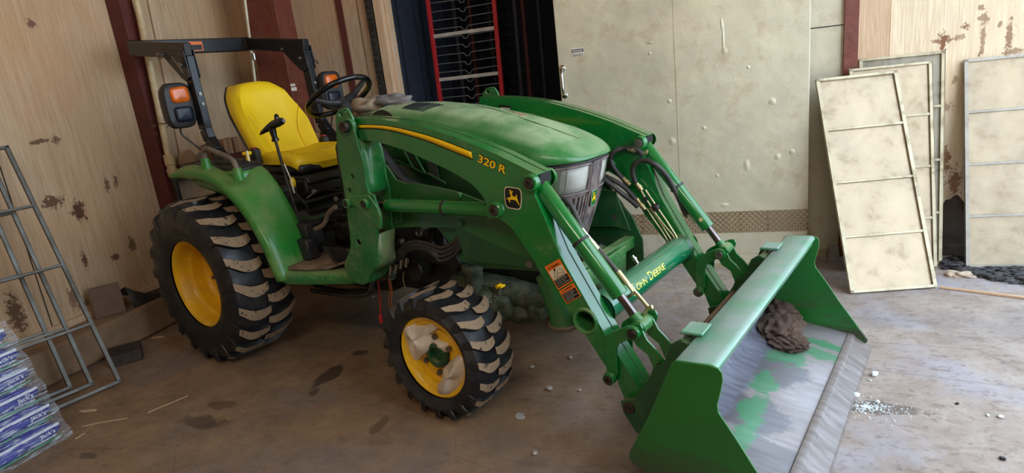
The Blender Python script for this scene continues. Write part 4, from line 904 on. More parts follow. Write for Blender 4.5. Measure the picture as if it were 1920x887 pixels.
m = MB(); m.loft([[(.70, y, z0_) for y, z0_ in ((-.2, .9), (-.19, 1.18), (-.12, 1.29), (.12, 1.29), (.19, 1.18), (.2, .9))], [(.86, y, z0_) for y, z0_ in ((-.235, .85), (-.225, 1.22), (-.14, 1.345), (.14, 1.345), (.225, 1.22), (.235, .85))], [(1.0, y, z0_) for y, z0_ in ((-.235, .8), (-.225, 1.22), (-.14, 1.35), (.14, 1.35), (.225, 1.22), (.235, .8))]], caps=True); m.build('dash_cowl', 'plastic', T, ang=40)
m = MB(); m.tube([(1.0, -.22, 1.02), (1.08, -.30, 1.18), (1.16, -.33, 1.22), (1.24, -.33, 1.12), (1.34, -.31, 1.02), (1.55, -.29, .93)], [.035, .045, .045, .045, .03, .028], 14); m.build('exhaust_duct', 'plastic', T)

# ---- folding roll bar
def boxtube(mb, p, q, w, h, upv=(0, 0, 1)): mb.bar(p, q, w, h, 0, upv)
LG = [(-.953, 1.925), (-.262, 1.806)]
rops = MB(); hw_ = .42
for s_ in (-1, 1):
    pts = [(-.262, 1.79), (-.335, 1.60), (-.330, 1.46), (-.19, 1.27), (-.14, 1.13)]
    pts = [(TP(352, 112, -.42).x, 1.785), (TP(386, 242, -.42).x, TP(386, 242, -.42).z), (TP(394, 262, -.42).x, TP(394, 262, -.42).z), (TP(408, 284, -.42).x, TP(408, 284, -.42).z), (-.02, 1.10)]
    rops = MB()
    for (a, b), (c, d) in zip(pts, pts[1:]): rops.bar((a, s_*.42, b), (c, s_*.42, d), .05, .075, 0, (0, 0, 1) if abs(c-a) > abs(d-b) else (1, 0, 0))
    lo = rops.build('roll_bar_post', 'rops', T, bevel=.006)
for s_ in (-1, 1):
    x0_, z0_ = pts[0]
    m = MB(); g_ = [(x0_-.26, 1.845), (x0_+.035, 1.815), (x0_+.045, 1.66), (x0_-.01, 1.64), (x0_-.05, 1.66)]
    for yy in (.386, .448): m.prism(g_, s_*yy, s_*(yy+.008))
    hg = m.build('hinge_plate', 'rops', lo, bevel=.002)
    m = MB(); m.cyl((x0_-.01, s_*.37, 1.735), (x0_-.01, s_*.475, 1.735), .010); m.cyl((x0_-.20, s_*.37, 1.815), (x0_-.20, s_*.475, 1.815), .008)
    m.cyl((x0_+.0, s_*.475, 1.735), (x0_+.0, s_*.482, 1.735), .016, n=6)
    m.tube([(x0_-.01, s_*.48, 1.735), (x0_-.05, s_*.485, 1.79)], .005, 8); m.tube([(x0_-.01, s_*.48, 1.735), (x0_+.04, s_*.485, 1.69)], .005, 8); m.tube(smooth_path([(x0_-.20, s_*.475, 1.815), (x0_-.23, s_*.48, 1.83), (x0_-.22, s_*.482, 1.79), (x0_-.17, s_*.48, 1.80)], 4), .004, 6)
    m.build('hinge_pin', 'bolt', hg)
    m = MB(); m.box2((x0_+.040, s_*.44, 1.36), (x0_+.045, s_*.40, 1.38))
    for zz in (1.50, 1.56): 
        m = MB(); xx = arc(-zz, [(-pts[0][1], pts[0][0]), (-pts[1][1], pts[1][0])]); m.cyl((xx+.036, s_*.42, zz), (xx+.044, s_*.42, zz), .011, n=6); m.build('bolt', 'bolt', lo)
up_ = MB(); zR, xR = 1.905, -.935
for s_ in (-1, 1): up_.bar((pts[0][0]+.03, s_*.42, 1.812), (xR+.03, s_*.42, zR), .05, .092)
path = [(xR+.05, -.42), (xR, -.39), (xR, .39), (xR+.05, .42)]
for (a, b), (c, d) in zip(path, path[1:]): up_.bar((a, b, zR), (c, d, zR), .05, .098)
ub = up_.build('folded_upper_hoop', 'rops', T, bevel=.006)
q = trac(367, 84, 'x', xR+.027); m = MB(); m.box2((xR+.0252, q.y-.05, zR-.034), (xR+.0270, q.y+.05, zR+.030)); lb = m.build('warning_label', 'orange', ub)
m = MB(); m.box2((xR+.0271, q.y-.042, zR-.028), (xR+.0278, q.y+.042, zR+.008)); m.build('label_text_panel', 'ink', ub)
# lights on the roll bar
for s_ in (-1, 1):
    q = TP(337, 198, -.51) if s_ == -1 else TP(614, 170, .50)
    cx, cz = (q.x, q.z)
    W_, H_ = .215, .27
    yc_ = s_*.525
    def rsh(w2, h2, e=.5, n=32): return [(math.copysign(abs(math.cos(2*PI*i/n))**e, math.cos(2*PI*i/n))*w2, math.copysign(abs(math.sin(2*PI*i/n))**e, math.sin(2*PI*i/n))*h2) for i in range(n)]
    m = MB(); rr_ = []
    for dx, k in ((-.055, .75), (-.04, .9), (0, 1.0), (.03, .98), (.042, .90), (.042, .5), (.042, .02)):
        rr_.append([(cx+dx, yc_+a*k, cz+b*k) for a, b in rsh(W_/2*.82, H_/2)])
    m.loft(rr_, closed=True, caps=True); lh = m.build('light_housing', 'plastic', T, ang=50)
    for nm_, mt_, dz, hh in (('amber_lens', 'amber', .062, .047), ('lower_lens', 'redlens', -.052, .046)):
        m = MB(); rr_ = []
        for dx, k in ((.040, 1.0), (.050, .98), (.056, .9), (.059, .6), (.060, .02)): rr_.append([(cx+dx, yc_-s_*.008+a*k, cz+dz+b*k) for a, b in rsh(.056, hh, .45)])
        m.loft(rr_, closed=True, caps=True); m.build(nm_, mt_, lh, ang=50)
    m = MB(); m.bar((cx-.02, yc_, cz-.03), (cx-.0, s_*.42, cz-.04), .07, .05); m.tube(smooth_path([(cx-.02, yc_, cz-.12), (cx-.03, yc_, cz-.17), (cx, s_*.48, cz-.24), (cx+.02, s_*.44, cz-.30)], 5), .006, 8); m.build('light_bracket', 'plastic', lh, bevel=.006)

# ---- hoses, couplers, wires
def hose(pts, r=.009, mat='hose', nm='hydraulic_hose', parent=T, n=6):
    m = MB(); m.tube(smooth_path(pts, n), r, 16); return m.build(nm, mat, parent, ang=60)
pl = lambda L, y: [TP(a, b, y) for a, b in L]
def ycurve(L): return [TP(a, b, y) for a, b, y in L]
for k_, dy in enumerate((0, 1, 2, 3)):
    o = dy*5
    hose(ycurve([(733+9*k_, 496-k_*4, -.36), (740+5*k_, 482, -.38), (752+o, 466+o*.2, -.40), (772+o*1.4, 453+o*.9, -.42), (800+o, 456+o*1.5, -.42), (826, 464+o*1.7, -.41), (845+o*.5, 458+o*1.3, -.40), (858+o*.5, 445+o*.5, -.39), (862+o*.4, 425, -.38), (860, 405, -.36)]), .0085)
for i, (px, py) in enumerate(((731, 515), (741, 512), (751, 503), (761, 500))):
    m = MB(); a = TP(px, py, -.36); b = TP(px+3, py-18, -.36); m.tube([a, a.lerp(b, .4), a.lerp(b, .42), b], [.009, .009, .012, .012], 14); m.build('hose_coupler', 'steel', T)
hose(ycurve([(707, 520, -.36), (711, 545, -.37), (713, 575, -.37), (714, 590, -.37)]), .004, 'redwire', 'red_cord')
m = MB(); q = TP(714, 598, -.37); m.tube([q+Vector((0, 0, .03)), q+Vector((0, 0, .01)), q, q-Vector((0, 0, .02))], [.006, .012, .010, .012], 12); m.build('cord_knob', 'redwire', T)
for d in (0, 4): hose(ycurve([(728+d*.5, 520, -.36), (731+d, 545, -.37), (729+d*1.2, 565, -.37), (733+d, 580, -.36)]), .0025, 'orangewire', 'loose_wire')
hose(ycurve([(757, 510, -.36), (756, 525, -.36), (760, 540, -.35)]), .0025, 'zinc', 'loose_wire')
m = MB(); a, b = TP(700, 520, -.34), TP(735, 516, -.34); m.tube([a, a.lerp(b, .3), a.lerp(b, .6), b], [.022, .03, .024, .028], 14); m.build('coupler_block', 'cast', T)
hose(ycurve([(585, 545, -.45), (620, 550, -.45), (660, 555, -.45), (690, 550, -.45), (697, 535, -.44), (700, 515, -.42)]), .014, 'black', 'step_bracket_rod')
hose(ycurve([(590, 535, -.40), (640, 545, -.40), (700, 545, -.40)]), .012, 'black', 'step_bracket_rod')
for L in ([(810, 435, -.30), (812, 455, -.30), (826, 470, -.30), (850, 480, -.30)], [(830, 425, -.3), (832, 450, -.3), (842, 468, -.3)], [(770, 448, -.30), (790, 440, -.3), (815, 443, -.3)]): hose(ycurve(L), .013, 'grime', 'engine_pipe')
m = MB(); q = TP(785, 436, -.36); m.tube([q+Vector((.018*math.cos(a), 0, .018*math.sin(a))) for a in [2*PI*i/16 for i in range(16)]], .005, 8, closed=True); m.build('hose_clamp', 'bolt', T)
for px, py in ((731, 452), (755, 452), (800, 425)):
    q = TP(px, py, -.34); m = MB(); m.cyl(q, q+Vector((0, -.03, 0)), .016); m.build('pipe_fitting', 'bolt', T)
# right-hand (near) bucket cylinder line: hose then steel line
hose(ycurve([(1043, 372, -.44), (1058, 374, -.44), (1070, 385, -.44), (1080, 405, -.44), (1090, 428, -.44)]), .011)
q0, q1 = TP(1090, 428, -.44), TP(1165, 510, -.44)
m = MB(); m.tube([TP(1090, 428, -.44), TP(1121, 468, -.44)], .0085, 12); m.build('line_fitting', 'steel', T)
hose(ycurve([(1121, 468, -.44), (1150, 502, -.44), (1172, 530, -.44)]), .011, 'hose', 'hydraulic_hose')
m = MB(); m.tube(pl([(1158, 509), (1176, 532)], -.44), .012, 14); m.tube(pl([(1176, 532), (1186, 546), (1185, 553), (1176, 557)], -.44), .0065, 10); m.build('line_elbow', 'zinc', T)
m = MB(); m.tube(pl([(1100, 440), (1219, 580)], -.425), .0075, 12); m.tube(smooth_path(pl([(1208, 592), (1212, 582), (1218, 577), (1223, 575)], -.46), 4), .0075, 10); m.build('level_indicator_rod', 'zinc', T)
# far side lines on the inner face of the far arm
yf_ = .405
def fline(L, r, mat, nm): m = MB(); m.tube(smooth_path([TP(a, b, yf_-(c if c else 0)) for a, b, c in L], 6), r, 16); return m.build(nm, mat, T, ang=60)
fline([(1205, 291, 0), (1193, 280, .0), (1170, 278, .0), (1152, 284, .02), (1145, 298, .02), (1151, 315, .02), (1167, 334, .01)], .0125, 'hose', 'hydraulic_hose')
fline([(1192, 343, .01), (1186, 322, .02), (1190, 308, .03), (1205, 301, .03), (1226, 307, .03), (1248, 327, .0), (1268, 362, -.05), (1284, 398, -.08), (1290, 405, -.08)], .0125, 'hose', 'hydraulic_hose')
fline([(1128, 328, .04), (1150, 338, .04), (1172, 352, .02), (1192, 374, .01)], .0125, 'hose', 'hydraulic_hose')
fline([(1130, 334, .07), (1148, 348, .06), (1170, 366, .03), (1184, 377, .02), (1196, 388, .02)], .0125, 'hose', 'hydraulic_hose')
for L in ([(1213, 392), (1226, 412), (1240, 432), (1252, 452), (1252, 458)], [(1218, 390), (1232, 408), (1246, 430), (1258, 450), (1259, 456)], [(1202, 358), (1222, 390), (1242, 418), (1262, 442), (1266, 452)], [(1210, 356), (1230, 386), (1248, 412), (1266, 440), (1270, 450)]):
    m = MB(); m.tube(smooth_path([TP(a, b, yf_) for a, b in L], 4), .0052, 10); m.build('steel_line', 'zinc', T)
for a, b in (((1166, 332), (1182, 347)), ((1191, 341), (1204, 357)), ((1194, 373), (1210, 393)), ((1175, 363), (1189, 375)), ((1178, 279), (1194, 283))):
    A_, B_ = TP(*a, yf_), TP(*b, yf_); m = MB(); m.tube([A_, A_.lerp(B_, .45), A_.lerp(B_, .47), A_.lerp(B_, .75), A_.lerp(B_, .77), B_], [.012, .012, .015, .015, .012, .012], 12); m.build('line_fitting', 'zinc', T)
m = MB(); m.tube(smooth_path([TP(a, b, yf_) for a, b in ((1194, 283), (1203, 288), (1211, 287), (1213, 281))], 4), .007, 10); m.cyl(TP(1211, 286, yf_+.0), TP(1211, 286, yf_+.03), .010, n=12); m.build('line_elbow', 'zinc', T)
m = MB(); m.tube(smooth_path([TP(a, b, .475) for a, b in ((1290, 403), (1298, 410), (1305, 416), (1314, 413))], 4), .008, 10); m.cyl(TP(1314, 412, .45), TP(1314, 412, .49), .010, n=12); m.build('line_elbow', 'zinc', T)
m = MB(); q = TP(1210, 375, .38); m.box((TP(1210, 374, .40)), (.02, .02, .025)); m.blob(TP(1230, 388, .41), (.022, .02, .022), 2, .1); m.build('line_clamp', 'plastic', T)
# near arm: short bolts
# cloth bundle on the dash
m = MB(); m.blob(TP(703, 206, .02), (.105, .13, .075), 21, .22, 34, 24, fr=3.0); m.blob(TP(733, 196, .06), (.15, .10, .055), 9, .18, 34, 24, fr=3.2, mi=1)
cb = m.build('cloth_bundle', ['tan_cloth', 'grey_cloth'], None, ang=80); cb.matrix_world = Matrix.Rotation(-TH, 4, 'Z'); tag(cb, 'crumpled dusty tan and grey cloth bundle behind the hood by the steering wheel', 'cloth')
# =================================================================== THE BUILDING
# -- floor
fs = []
for px, py, ra, rb, st in ((375, 790, .13, .05, .75), (420, 760, .08, .035, .6), (615, 705, .045, .12, .9), (672, 662, .05, .04, .8), (712, 795, .03, .09, .55), (590, 735, .03, .04, .7), (1640, 765, .16, .045, .65), (165, 855, .05, .02, .7), (560, 620, .1, .06, .4), (870, 700, .25, .12, .35)):
    q = rp(px, py, 'z', 0); fs.append((q.x, q.y, ra, rb, st))
k = Nd('dirty_concrete_floor'); X = k.xyz()
n1 = k.noise(1.3, 8, .62); n2 = k.noise(5, 8, .7); n3 = k.noise(26, 6, .65)
base = k.mix(k.ramp(n2, .3, .7), lin(180, 166, 156), lin(148, 130, 118))
base = k.mix(k.math('MULTIPLY', k.ramp(k.noise(2.4, 5), .52, .64), .6), base, lin(170, 166, 176))
left_brown = k.ramp(k.math('ADD', k.math('ADD', X[0], k.math('MULTIPLY', X[1], .35)), k.math('MULTIPLY', k.math('SUBTRACT', n1, .5), 1.8)), 2.7, 1.4)  # mask for the browner tone towards the left, edge broken by noise
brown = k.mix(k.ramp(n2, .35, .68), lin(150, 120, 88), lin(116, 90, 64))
col = k.mix(k.math('MULTIPLY', left_brown, .95), base, brown)
col = k.mix(k.math('MULTIPLY', k.ramp(n3, .56, .68), .5), col, lin(110, 86, 70))
col = k.mix(k.math('MULTIPLY', k.ramp(k.noise(3.3, 8, .72, k.coord((1, 2.2, 1), (2, 4, 0), (0, 0, .4))), .57, .66), .6), col, lin(112, 88, 74))
grey = k.ramp(k.noise(1.1, 6, .6, k.coord((1, 1, 1), (7, 3, 0))), .50, .62)
col = k.mix(k.math('MULTIPLY', grey, .35), col, lin(112, 110, 114))
col = k.mix(k.math('MULTIPLY', k.ramp(k.noise(11, 9, .8, k.coord((1, 1.6, 1), (1, 8, 0))), .54, .60), .45), col, lin(104, 82, 66))
cr = k.ramp(k.vor(.9, k.coord((1, 1, 1), (.3, .2, 0)), 'DISTANCE_TO_EDGE'), 0, .006, 1, 0)
col = k.mix(k.math('MULTIPLY', cr, .25), col, lin(70, 55, 48))
speck = k.ramp(k.noise(75, 3, .6), .70, .74); col = k.mix(k.math('MULTIPLY', speck, .8), col, lin(72, 54, 46))
speckw = k.ramp(k.noise(95, 2, .5, k.coord((1, 1, 1), (9, 9, 9))), .75, .78); col = k.mix(k.math('MULTIPLY', speckw, .6), col, lin(236, 228, 224))
sf = stainf(k, fs, (0, 1), 1.9, 5.5, .18); col = k.mix(k.math('MULTIPLY', sf, .85), col, lin(62, 52, 48))
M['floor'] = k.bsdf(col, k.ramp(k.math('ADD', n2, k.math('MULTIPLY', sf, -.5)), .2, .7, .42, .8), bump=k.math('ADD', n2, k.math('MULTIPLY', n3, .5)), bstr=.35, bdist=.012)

# -- plywood
def ply(name, tone, dark, spots, axes, grain=(7, 7, .45), pit=.64, pitc=(92, 60, 38), warm=(206, 150, 100), seams=()):
    k = Nd(name); vec = k.coord(grain)
    g = k.noise(6, 7, .62, vec, 1.2); g2 = k.noise(30, 3, .6, k.coord((grain[0], grain[1], grain[2]*.6)))
    col = k.mix(k.ramp(g, .3, .7), lin(*tone), lin(*dark)); col = k.mix(k.math('MULTIPLY', k.ramp(g2, .45, .7), .35), col, lin(*dark))
    col = k.mix(k.math('MULTIPLY', k.ramp(k.noise(1.3, 5), .45, .7), .45), col, lin(*warm))
    p = k.ramp(k.noise(9, 7, .72, k.coord((1.3, 1.3, .8), (4, 2, 1))), pit, pit+.03); col = k.mix(k.math('MULTIPLY', p, .9), col, lin(*pitc))
    s = stainf(k, [(a, b, ra*.8, rb*.8, st) for a, b, ra, rb, st in spots], axes, 3.0, 30, .3)
    if s is not None: col = k.mix(s, col, lin(*pitc))
    ht = k.math('ADD', g, k.math('MULTIPLY', p, -1.5))
    if s is not None: ht = k.math('ADD', ht, k.math('MULTIPLY', s, -1.5))
    return k.bsdf(col, .75, bump=ht, bstr=.35, bdist=.012)
sl = []
for px, py, ra, rb, st in ((148, 396, .05, .075, 1), (97, 380, .08, .04, .9), (75, 265, .07, .018, .85), (105, 262, .03, .03, .8), (30, 590, .05, .13, .9), (248, 458, .03, .06, .8), (217, 482, .03, .03, .9), (160, 487, .02, .05, .9), (58, 45, .03, .03, .8), (200, 345, .02, .05, .8), (218, 342, .02, .05, .8), (138, 560, .03, .08, .6), (155, 570, .05, .03, .7), (133, 555, .02, .06, .7)):
    q = rp(px, py, 'x', -1.33); sl.append((q.y, q.z, ra, rb, st))
M['ply_left'] = ply('weathered_plywood_left', (212, 184, 148), (182, 150, 116), sl, (1, 2), pit=.70)
sb_ = []
for px, py, ra, rb, st in ((1768, 75, .03, .06, 1), (1768, 76, .09, .012, .8), (1800, 70, .03, .02, .6), (1845, 36, .03, .04, .7), (1843, 75, .014, .09, .7), (1875, 45, .012, .03, .7), (1892, 70, .02, .11, .8), (1900, 96, .06, .02, .7), (1840, 14, .02, .02, .7), (1735, 160, .02, .02, .7), (1790, 150, .02, .03, .6), (1760, 250, .02, .05, .6), (1745, 200, .05, .03, .7), (1770, 300, .04, .09, .9), (1755, 345, .05, .09, .9), (1790, 340, .04, .10, .9), (1775, 200, .04, .03, .6), (1740, 195, .02, .08, .7)):
    q = rp(px, py, 'y', 1.2); sb_.append((q.x, q.z, ra, rb, st))
M['ply_back'] = ply('weathered_plywood_back', (240, 222, 190), (218, 192, 160), sb_, (0, 2), pit=.625, pitc=(134, 88, 56), warm=(236, 196, 150))
M['ply_grey'] = ply('greyed_plywood', (196, 172, 142), (160, 134, 108), [(-.7, 2.4, .06, .1, .6)], (0, 2), pit=.75)
M['board_grain'] = ply('rough_sawn_board', (226, 196, 162), (192, 156, 124), [(9, 9, .1, .1, .1)], (0, 2), grain=(16, 16, .6), pit=.9)
M['redsteel'] = plain('dark_red_steel', (92, 34, 28), .55, var=.15, dust=.15, dustc=(110, 70, 56))
M['redsteel_b'] = plain('red_oxide_steel', (116, 46, 34), .5, var=.15, dust=.15)
M['concrete'] = plain('curb_concrete', (150, 122, 94), .9, var=.2, sc=6, bstr=.5, dust=.4, dustc=(120, 90, 66))
M['ceil'] = plain('ceiling_boards', (150, 130, 110), .8)
M['apron'] = plain('outside_concrete', (190, 180, 165), .9)
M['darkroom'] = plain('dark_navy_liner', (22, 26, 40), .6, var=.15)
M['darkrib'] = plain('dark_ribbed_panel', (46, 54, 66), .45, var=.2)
# galvanised sheet for the sliding door
def galv(name, a, b, rust, rs=.3, rgh=.34, met=.55, dents=()):
    k = Nd(name); n = k.noise(1.6, 7, .62); n2 = k.noise(7, 6, .7); n3 = k.noise(60, 4, .6)
    col = k.mix(k.ramp(n, .32, .68), lin(*a), lin(*b)); col = k.mix(k.math('MULTIPLY', k.ramp(n2, .52, .68), rs), col, lin(*rust))
    col = k.mix(k.math('MULTIPLY', k.ramp(n3, .62, .7), .25), col, lin(*rust))
    h = k.math('ADD', k.math('MULTIPLY', k.noise(2.2, 3, .5), 1.2), k.math('MULTIPLY', n3, .04)); s = stainf(k, dents, (0, 2), .25, 14, 1.2) if dents else None
    if s is not None: h = k.math('ADD', h, k.math('MULTIPLY', s, .24))
    return k.bsdf(col, k.ramp(n2, .3, .7, rgh, rgh+.22), met, bump=h, bstr=.35, bdist=.05)
dn = []
for px, py, ra, rb in ((1353, 45, .004, .02), (1358, 95, .010, .014), (1356, 75, .004, .06), (1448, 190, .012, .012), (1458, 294, .010, .012), (1485, 285, .010, .010), (1218, 80, .012, .005), (1218, 100, .006, .006), (1255, 190, .008, .008), (1260, 265, .012, .014), (1214, 370, .008, .006), (1358, 385, .016, .008), (1403, 126, .006, .006), (1320, 240, .008, .008), (1400, 310, .01, .02), (1345, 330, .006, .008)):
    q = rp(px, py, 'y', .95); dn.append((q.x, q.z, ra*1.3, rb*1.3, 1))
M['door_sheet'] = galv('dented_galvanised_sheet', (222, 212, 184), (196, 188, 166), (180, 152, 116), .45, dents=dn, rgh=.36, met=.35)
M['panel_sheet'] = galv('dull_aluminium_sheet', (170, 150, 122), (150, 134, 110), (112, 92, 62), .4, .24, .5)
M['panel_frame'] = galv('weathered_aluminium_frame', (200, 188, 160), (168, 152, 122), (110, 88, 60), .7, .4, .4)
M['panel_frame_grey'] = galv('galvanised_steel_frame', (116, 114, 106), (88, 86, 80), (74, 66, 56), .5, .4, .5)

def _late():
    M['panel_sheet_b'] = galv('buckled_aluminium_sheet', (170, 150, 122), (150, 134, 110), (120, 100, 74), .3, .28, .45)
    M['panel_frame_grey2'] = galv('grey_aluminium_frame', (176, 168, 156), (148, 138, 126), (110, 92, 72), .5, .4, .4)
    M['panel_spot'] = galv('flaking_spotted_sheet', (166, 156, 136), (120, 112, 98), (90, 84, 76), .9, .4, .3)
_late()
k = Nd('diamond_plate'); vec = k.coord((1, 1, 1), (0, 0, 0), (0, 0, 0))
def lugs(rot, off):
    m1 = k.coord((42, 1, 42), (off, 0, off), (0, 0, 0)); mp = k.n('ShaderNodeMapping'); mp.inputs['Rotation'].default_value = (0, rot, 0); mp.inputs['Scale'].default_value = (1, 1, 1)
    k.l(m1, mp.inputs[0]); v = k.n('ShaderNodeSeparateXYZ'); k.l(mp.outputs[0], v.inputs[0])
    fx = k.math('ABSOLUTE', k.math('SUBTRACT', k.math('FRACT', v.outputs[0]), .5)); fz = k.math('ABSOLUTE', k.math('SUBTRACT', k.math('FRACT', k.math('MULTIPLY', v.outputs[2], .9)), .5))
    return k.ramp(k.math('ADD', k.math('MULTIPLY', fx, 1.0), k.math('MULTIPLY', fz, 3.4)), .52, .36)
h = k.math('MAXIMUM', lugs(PI/4, 0), lugs(-PI/4, .5))
col = k.mix(h, k.mix(k.noise(8, 5), lin(172, 150, 118), lin(140, 120, 96)), lin(216, 192, 152))
M['diamond'] = k.bsdf(col, .42, .5, bump=h, bstr=.8, bdist=.004)

def struct(mb, name, mat, parent=None, **kw):
    o = mb.build(name, mat, parent, ang=kw.pop('ang', 30), **kw)
    if parent is None: o['kind'] = 'structure'
    return o
UL, VB, CH, UR = -1.33, 1.2, 4.8, 4.75
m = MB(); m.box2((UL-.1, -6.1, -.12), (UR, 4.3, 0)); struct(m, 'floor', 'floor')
m = MB(); m.box2((UR, -6.1, -.14), (24, 12, -.02)); struct(m, 'trim_1', 'apron')
m = MB(); m.box2((UL-.1, -6.1, CH), (UR, 4.3, CH+.1)); struct(m, 'ceiling', 'ceil')
m = MB(); m.box2((UL-.1, -6.1, 0), (UL, VB, CH)); wl = struct(m, 'wall_left', 'ply_left')
m = MB()
for v in (-.92, -2.14): m.box2((UL-.001, v-.003, .22), (UL+.0015, v+.003, CH))
m.build('sheet_joint', 'dark_gap', wl)
m = MB(); m.box2((UL-.1, -6.2, 0), (UR+.1, -6.1, CH)); struct(m, 'wall_front', 'ply_grey')
m = MB(); m.box2((UR, -6.1, 0), (UR+.1, -3.4, CH)); m.box2((UR, -3.4, 4.4), (UR+.1, 2.2, CH)); struct(m, 'wall_bay', 'ply_grey')  # unseen side wall, shaped to narrow the sky light coming in
m = MB(); m.box2((-14, -24, -.14), (24, -6.1, -.02)); struct(m, 'trim_9', 'apron')
m = MB(); m.box2((UL-.1, VB, 0), (.03, VB+.1, CH)); m.box2((.03, VB, 2.9), (3.22, VB+.1, CH)); wb = struct(m, 'wall_back', 'ply_grey')
m = MB()
for px in (627,): q = rp(634, 0, 'y', VB); m.box2((q.x-.028, VB-.012, 0), (q.x+.028, VB+.001, CH))
m.build('batten', 'redsteel', wb)
m = MB(); q = rp(668, 0, 'y', VB); m.box2((q.x-.002, VB-.002, 0), (q.x+.002, VB+.001, CH)); q = rp(312, 0, 'x', UL); m.build('sheet_joint', 'dark_gap', wb)
# right-hand part of the back wall: metal cladding, red column, board, plywood with a rotten lower edge
m = MB(); m.box2((3.12, VB, 0), (3.41, VB+.1, CH)); wr = struct(m, 'wall_right', 'door_sheet')
q = rp(1550, 50, 'y', VB); m = MB(); m.box2((3.12, VB-.002, q.z-.003), (3.41, VB+.001, q.z+.003)); m.build('sheet_joint', 'dark_gap', wr)
m = MB(); m.box2((3.41, VB-.03, 0), (3.49, VB+.1, CH)); struct(m, 'trim_2', 'redsteel_b')
m = MB(); m.box2((3.49, VB-.012, .30), (3.665, VB+.1, CH)); struct(m, 'trim_3', 'board_grain')
rnd = random.Random(4); bt = [(3.67+.02*i, .33+.05*rnd.random()+(.16 if 3.93 < 3.67+.02*i < 4.01 else 0)+.05*math.sin(i*.7)) for i in range(80)]
m = MB(); m.prism([(3.67, CH)]+[p for p in bt if p[0] < 4.6]+[(4.6, .35), (4.6, CH)], VB, VB+.09); struct(m, 'wall_back_right', 'ply_back')
m = MB(); m.box2((3.45, VB+.02, .06), (4.6, VB+.1, .5)); m.box2((3.45, VB-.03, 0), (4.6, VB+.1, .07)); struct(m, 'baseboard_back', plain('grey_base_panel', (98, 90, 84), .7, var=.2, dust=.4, dustc=(70, 58, 50)), bevel=.004)
m = MB(); m.box2((3.22, VB-.02, 0), (3.45, VB+.02, .05)); struct(m, 'baseboard_right', 'panel_frame')
# concrete curb and its pale board
m = MB(); m.box2((UL, -6.1, 0), (-1.08, VB, .22)); cb_ = struct(m, 'baseboard_left', 'concrete', bevel=.02)
m = MB(); m.box2((UL, -6.1, .22), (UL+.03, VB, .262)); struct(m, 'trim_4', 'board_grain')
# dark room behind the doorway
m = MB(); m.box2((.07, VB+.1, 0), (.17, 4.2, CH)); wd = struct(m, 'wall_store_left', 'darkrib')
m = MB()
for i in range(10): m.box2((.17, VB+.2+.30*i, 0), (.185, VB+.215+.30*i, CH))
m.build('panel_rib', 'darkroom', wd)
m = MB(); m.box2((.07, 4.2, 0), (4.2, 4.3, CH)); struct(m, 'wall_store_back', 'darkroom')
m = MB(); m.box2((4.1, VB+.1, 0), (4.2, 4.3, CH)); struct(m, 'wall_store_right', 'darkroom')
# door jamb: black brush seal and a wooden post
m = MB(); m.box2((.03, VB-.03, 0), (.085, VB+.1, CH)); js_ = struct(m, 'trim_5', plain('black_track_steel', (34, 32, 32), .5, var=.2, dust=.5, dustc=(80, 72, 62)))
m = MB()
for i in range(60): m.box2((.040, VB-.042, .6+.045*i), (.075, VB-.03, .62+.045*i))
m.build('track_links', 'grime', js_)
m = MB(); m.box2((.095, VB-.02, 0), (.165, VB+.12, CH)); m.box2((.165, VB+.03, 0), (.185, VB+.12, CH)); struct(m, 'trim_6', 'board_grain', bevel=.004)
# steel columns
m = MB(); m.box2((UL, .055, 0), (-1.2, .16, CH)); c1 = struct(m, 'trim_7', 'redsteel', bevel=.003)
m = MB()
for px, py in ((265, 240), (268, 256), (283, 300), (275, 300)):
    q = rp(px, py, 'x', -1.2); m.lathe([(-1.2, .014), (-1.192, .012), (-1.192, .001)], (0, max(.075, min(.145, q.y)), q.z), 12, axis='x')
m.build('rivet', 'rusty', c1)
m = MB(); m.box2((-.93, .985, 0), (-.665, VB, CH)); m.box2((-.94, .97, 0), (-.655, .99, CH)); c2 = struct(m, 'trim_8', 'redsteel_b', bevel=.003)
m = MB()
q = rp(549, 160, 'x', -.655); m.box2((-.656, q.y-.03, q.z-.008), (-.6535, q.y+.03, q.z+.012)); m.box2((-.656, q.y-.03, q.z-.045), (-.6535, q.y+.04, q.z-.016)); m.build('paper_label', 'white', c2)

# -- sliding door
m = MB(); m.box2((1.60, .955, .02), (3.19, 1.03, 3.0)); door = struct(m, 'door_1', 'door_sheet', bevel=.004)
m = MB(); q = rp(1269, 200, 'y', .95); m.box2((q.x-.002, .9535, .41), (q.x+.002, .956, 3.0)); m.box2((1.60, .9535, .098), (3.19, .956, .102)); m.build('sheet_seam', 'panel_frame', door)
m = MB(); m.box2((1.60, .949, .252), (3.188, .956, .400)); m.build('kick_plate', 'diamond', door)
m = MB()
for px in (1205, 1388, 1440, 1514):
    u = rp(px, 410, 'y', .95).x
    for z in (.27, .30, .345, .385): m.lathe([(.949, .006), (.946, .005), (.946, .001)], (u, 0, z), 10)
m.build('plate_screws', 'rusty', door)
m = MB(); m.box2((1.60, .945, .0), (3.19, 1.035, .028)); m.build('bottom_rail', 'panel_frame', door)
u0 = 1.628
m = MB(); m.tube(smooth_path([(u0, .953, 1.455), (u0, .925, 1.44), (u0, .912, 1.42), (u0, .910, 1.37), (u0, .912, 1.32), (u0, .925, 1.30), (u0, .953, 1.285)], 4), [.007+.004*math.sin(PI*i/24) for i in range(25)], 12)
for z in (1.462, 1.278): m.lathe([(.955, .021), (.950, .021), (.946, .014), (.944, .001)], (u0, 0, z), 16)
m.box2((u0-.012, .950, 1.445), (u0+.012, .956, 1.485)); m.build('door_handle', 'steel', door)
q = rp(1083, 97, 'y', .953); a, b = rp(1072, 91, 'y', .953), rp(1095, 105, 'y', .953)
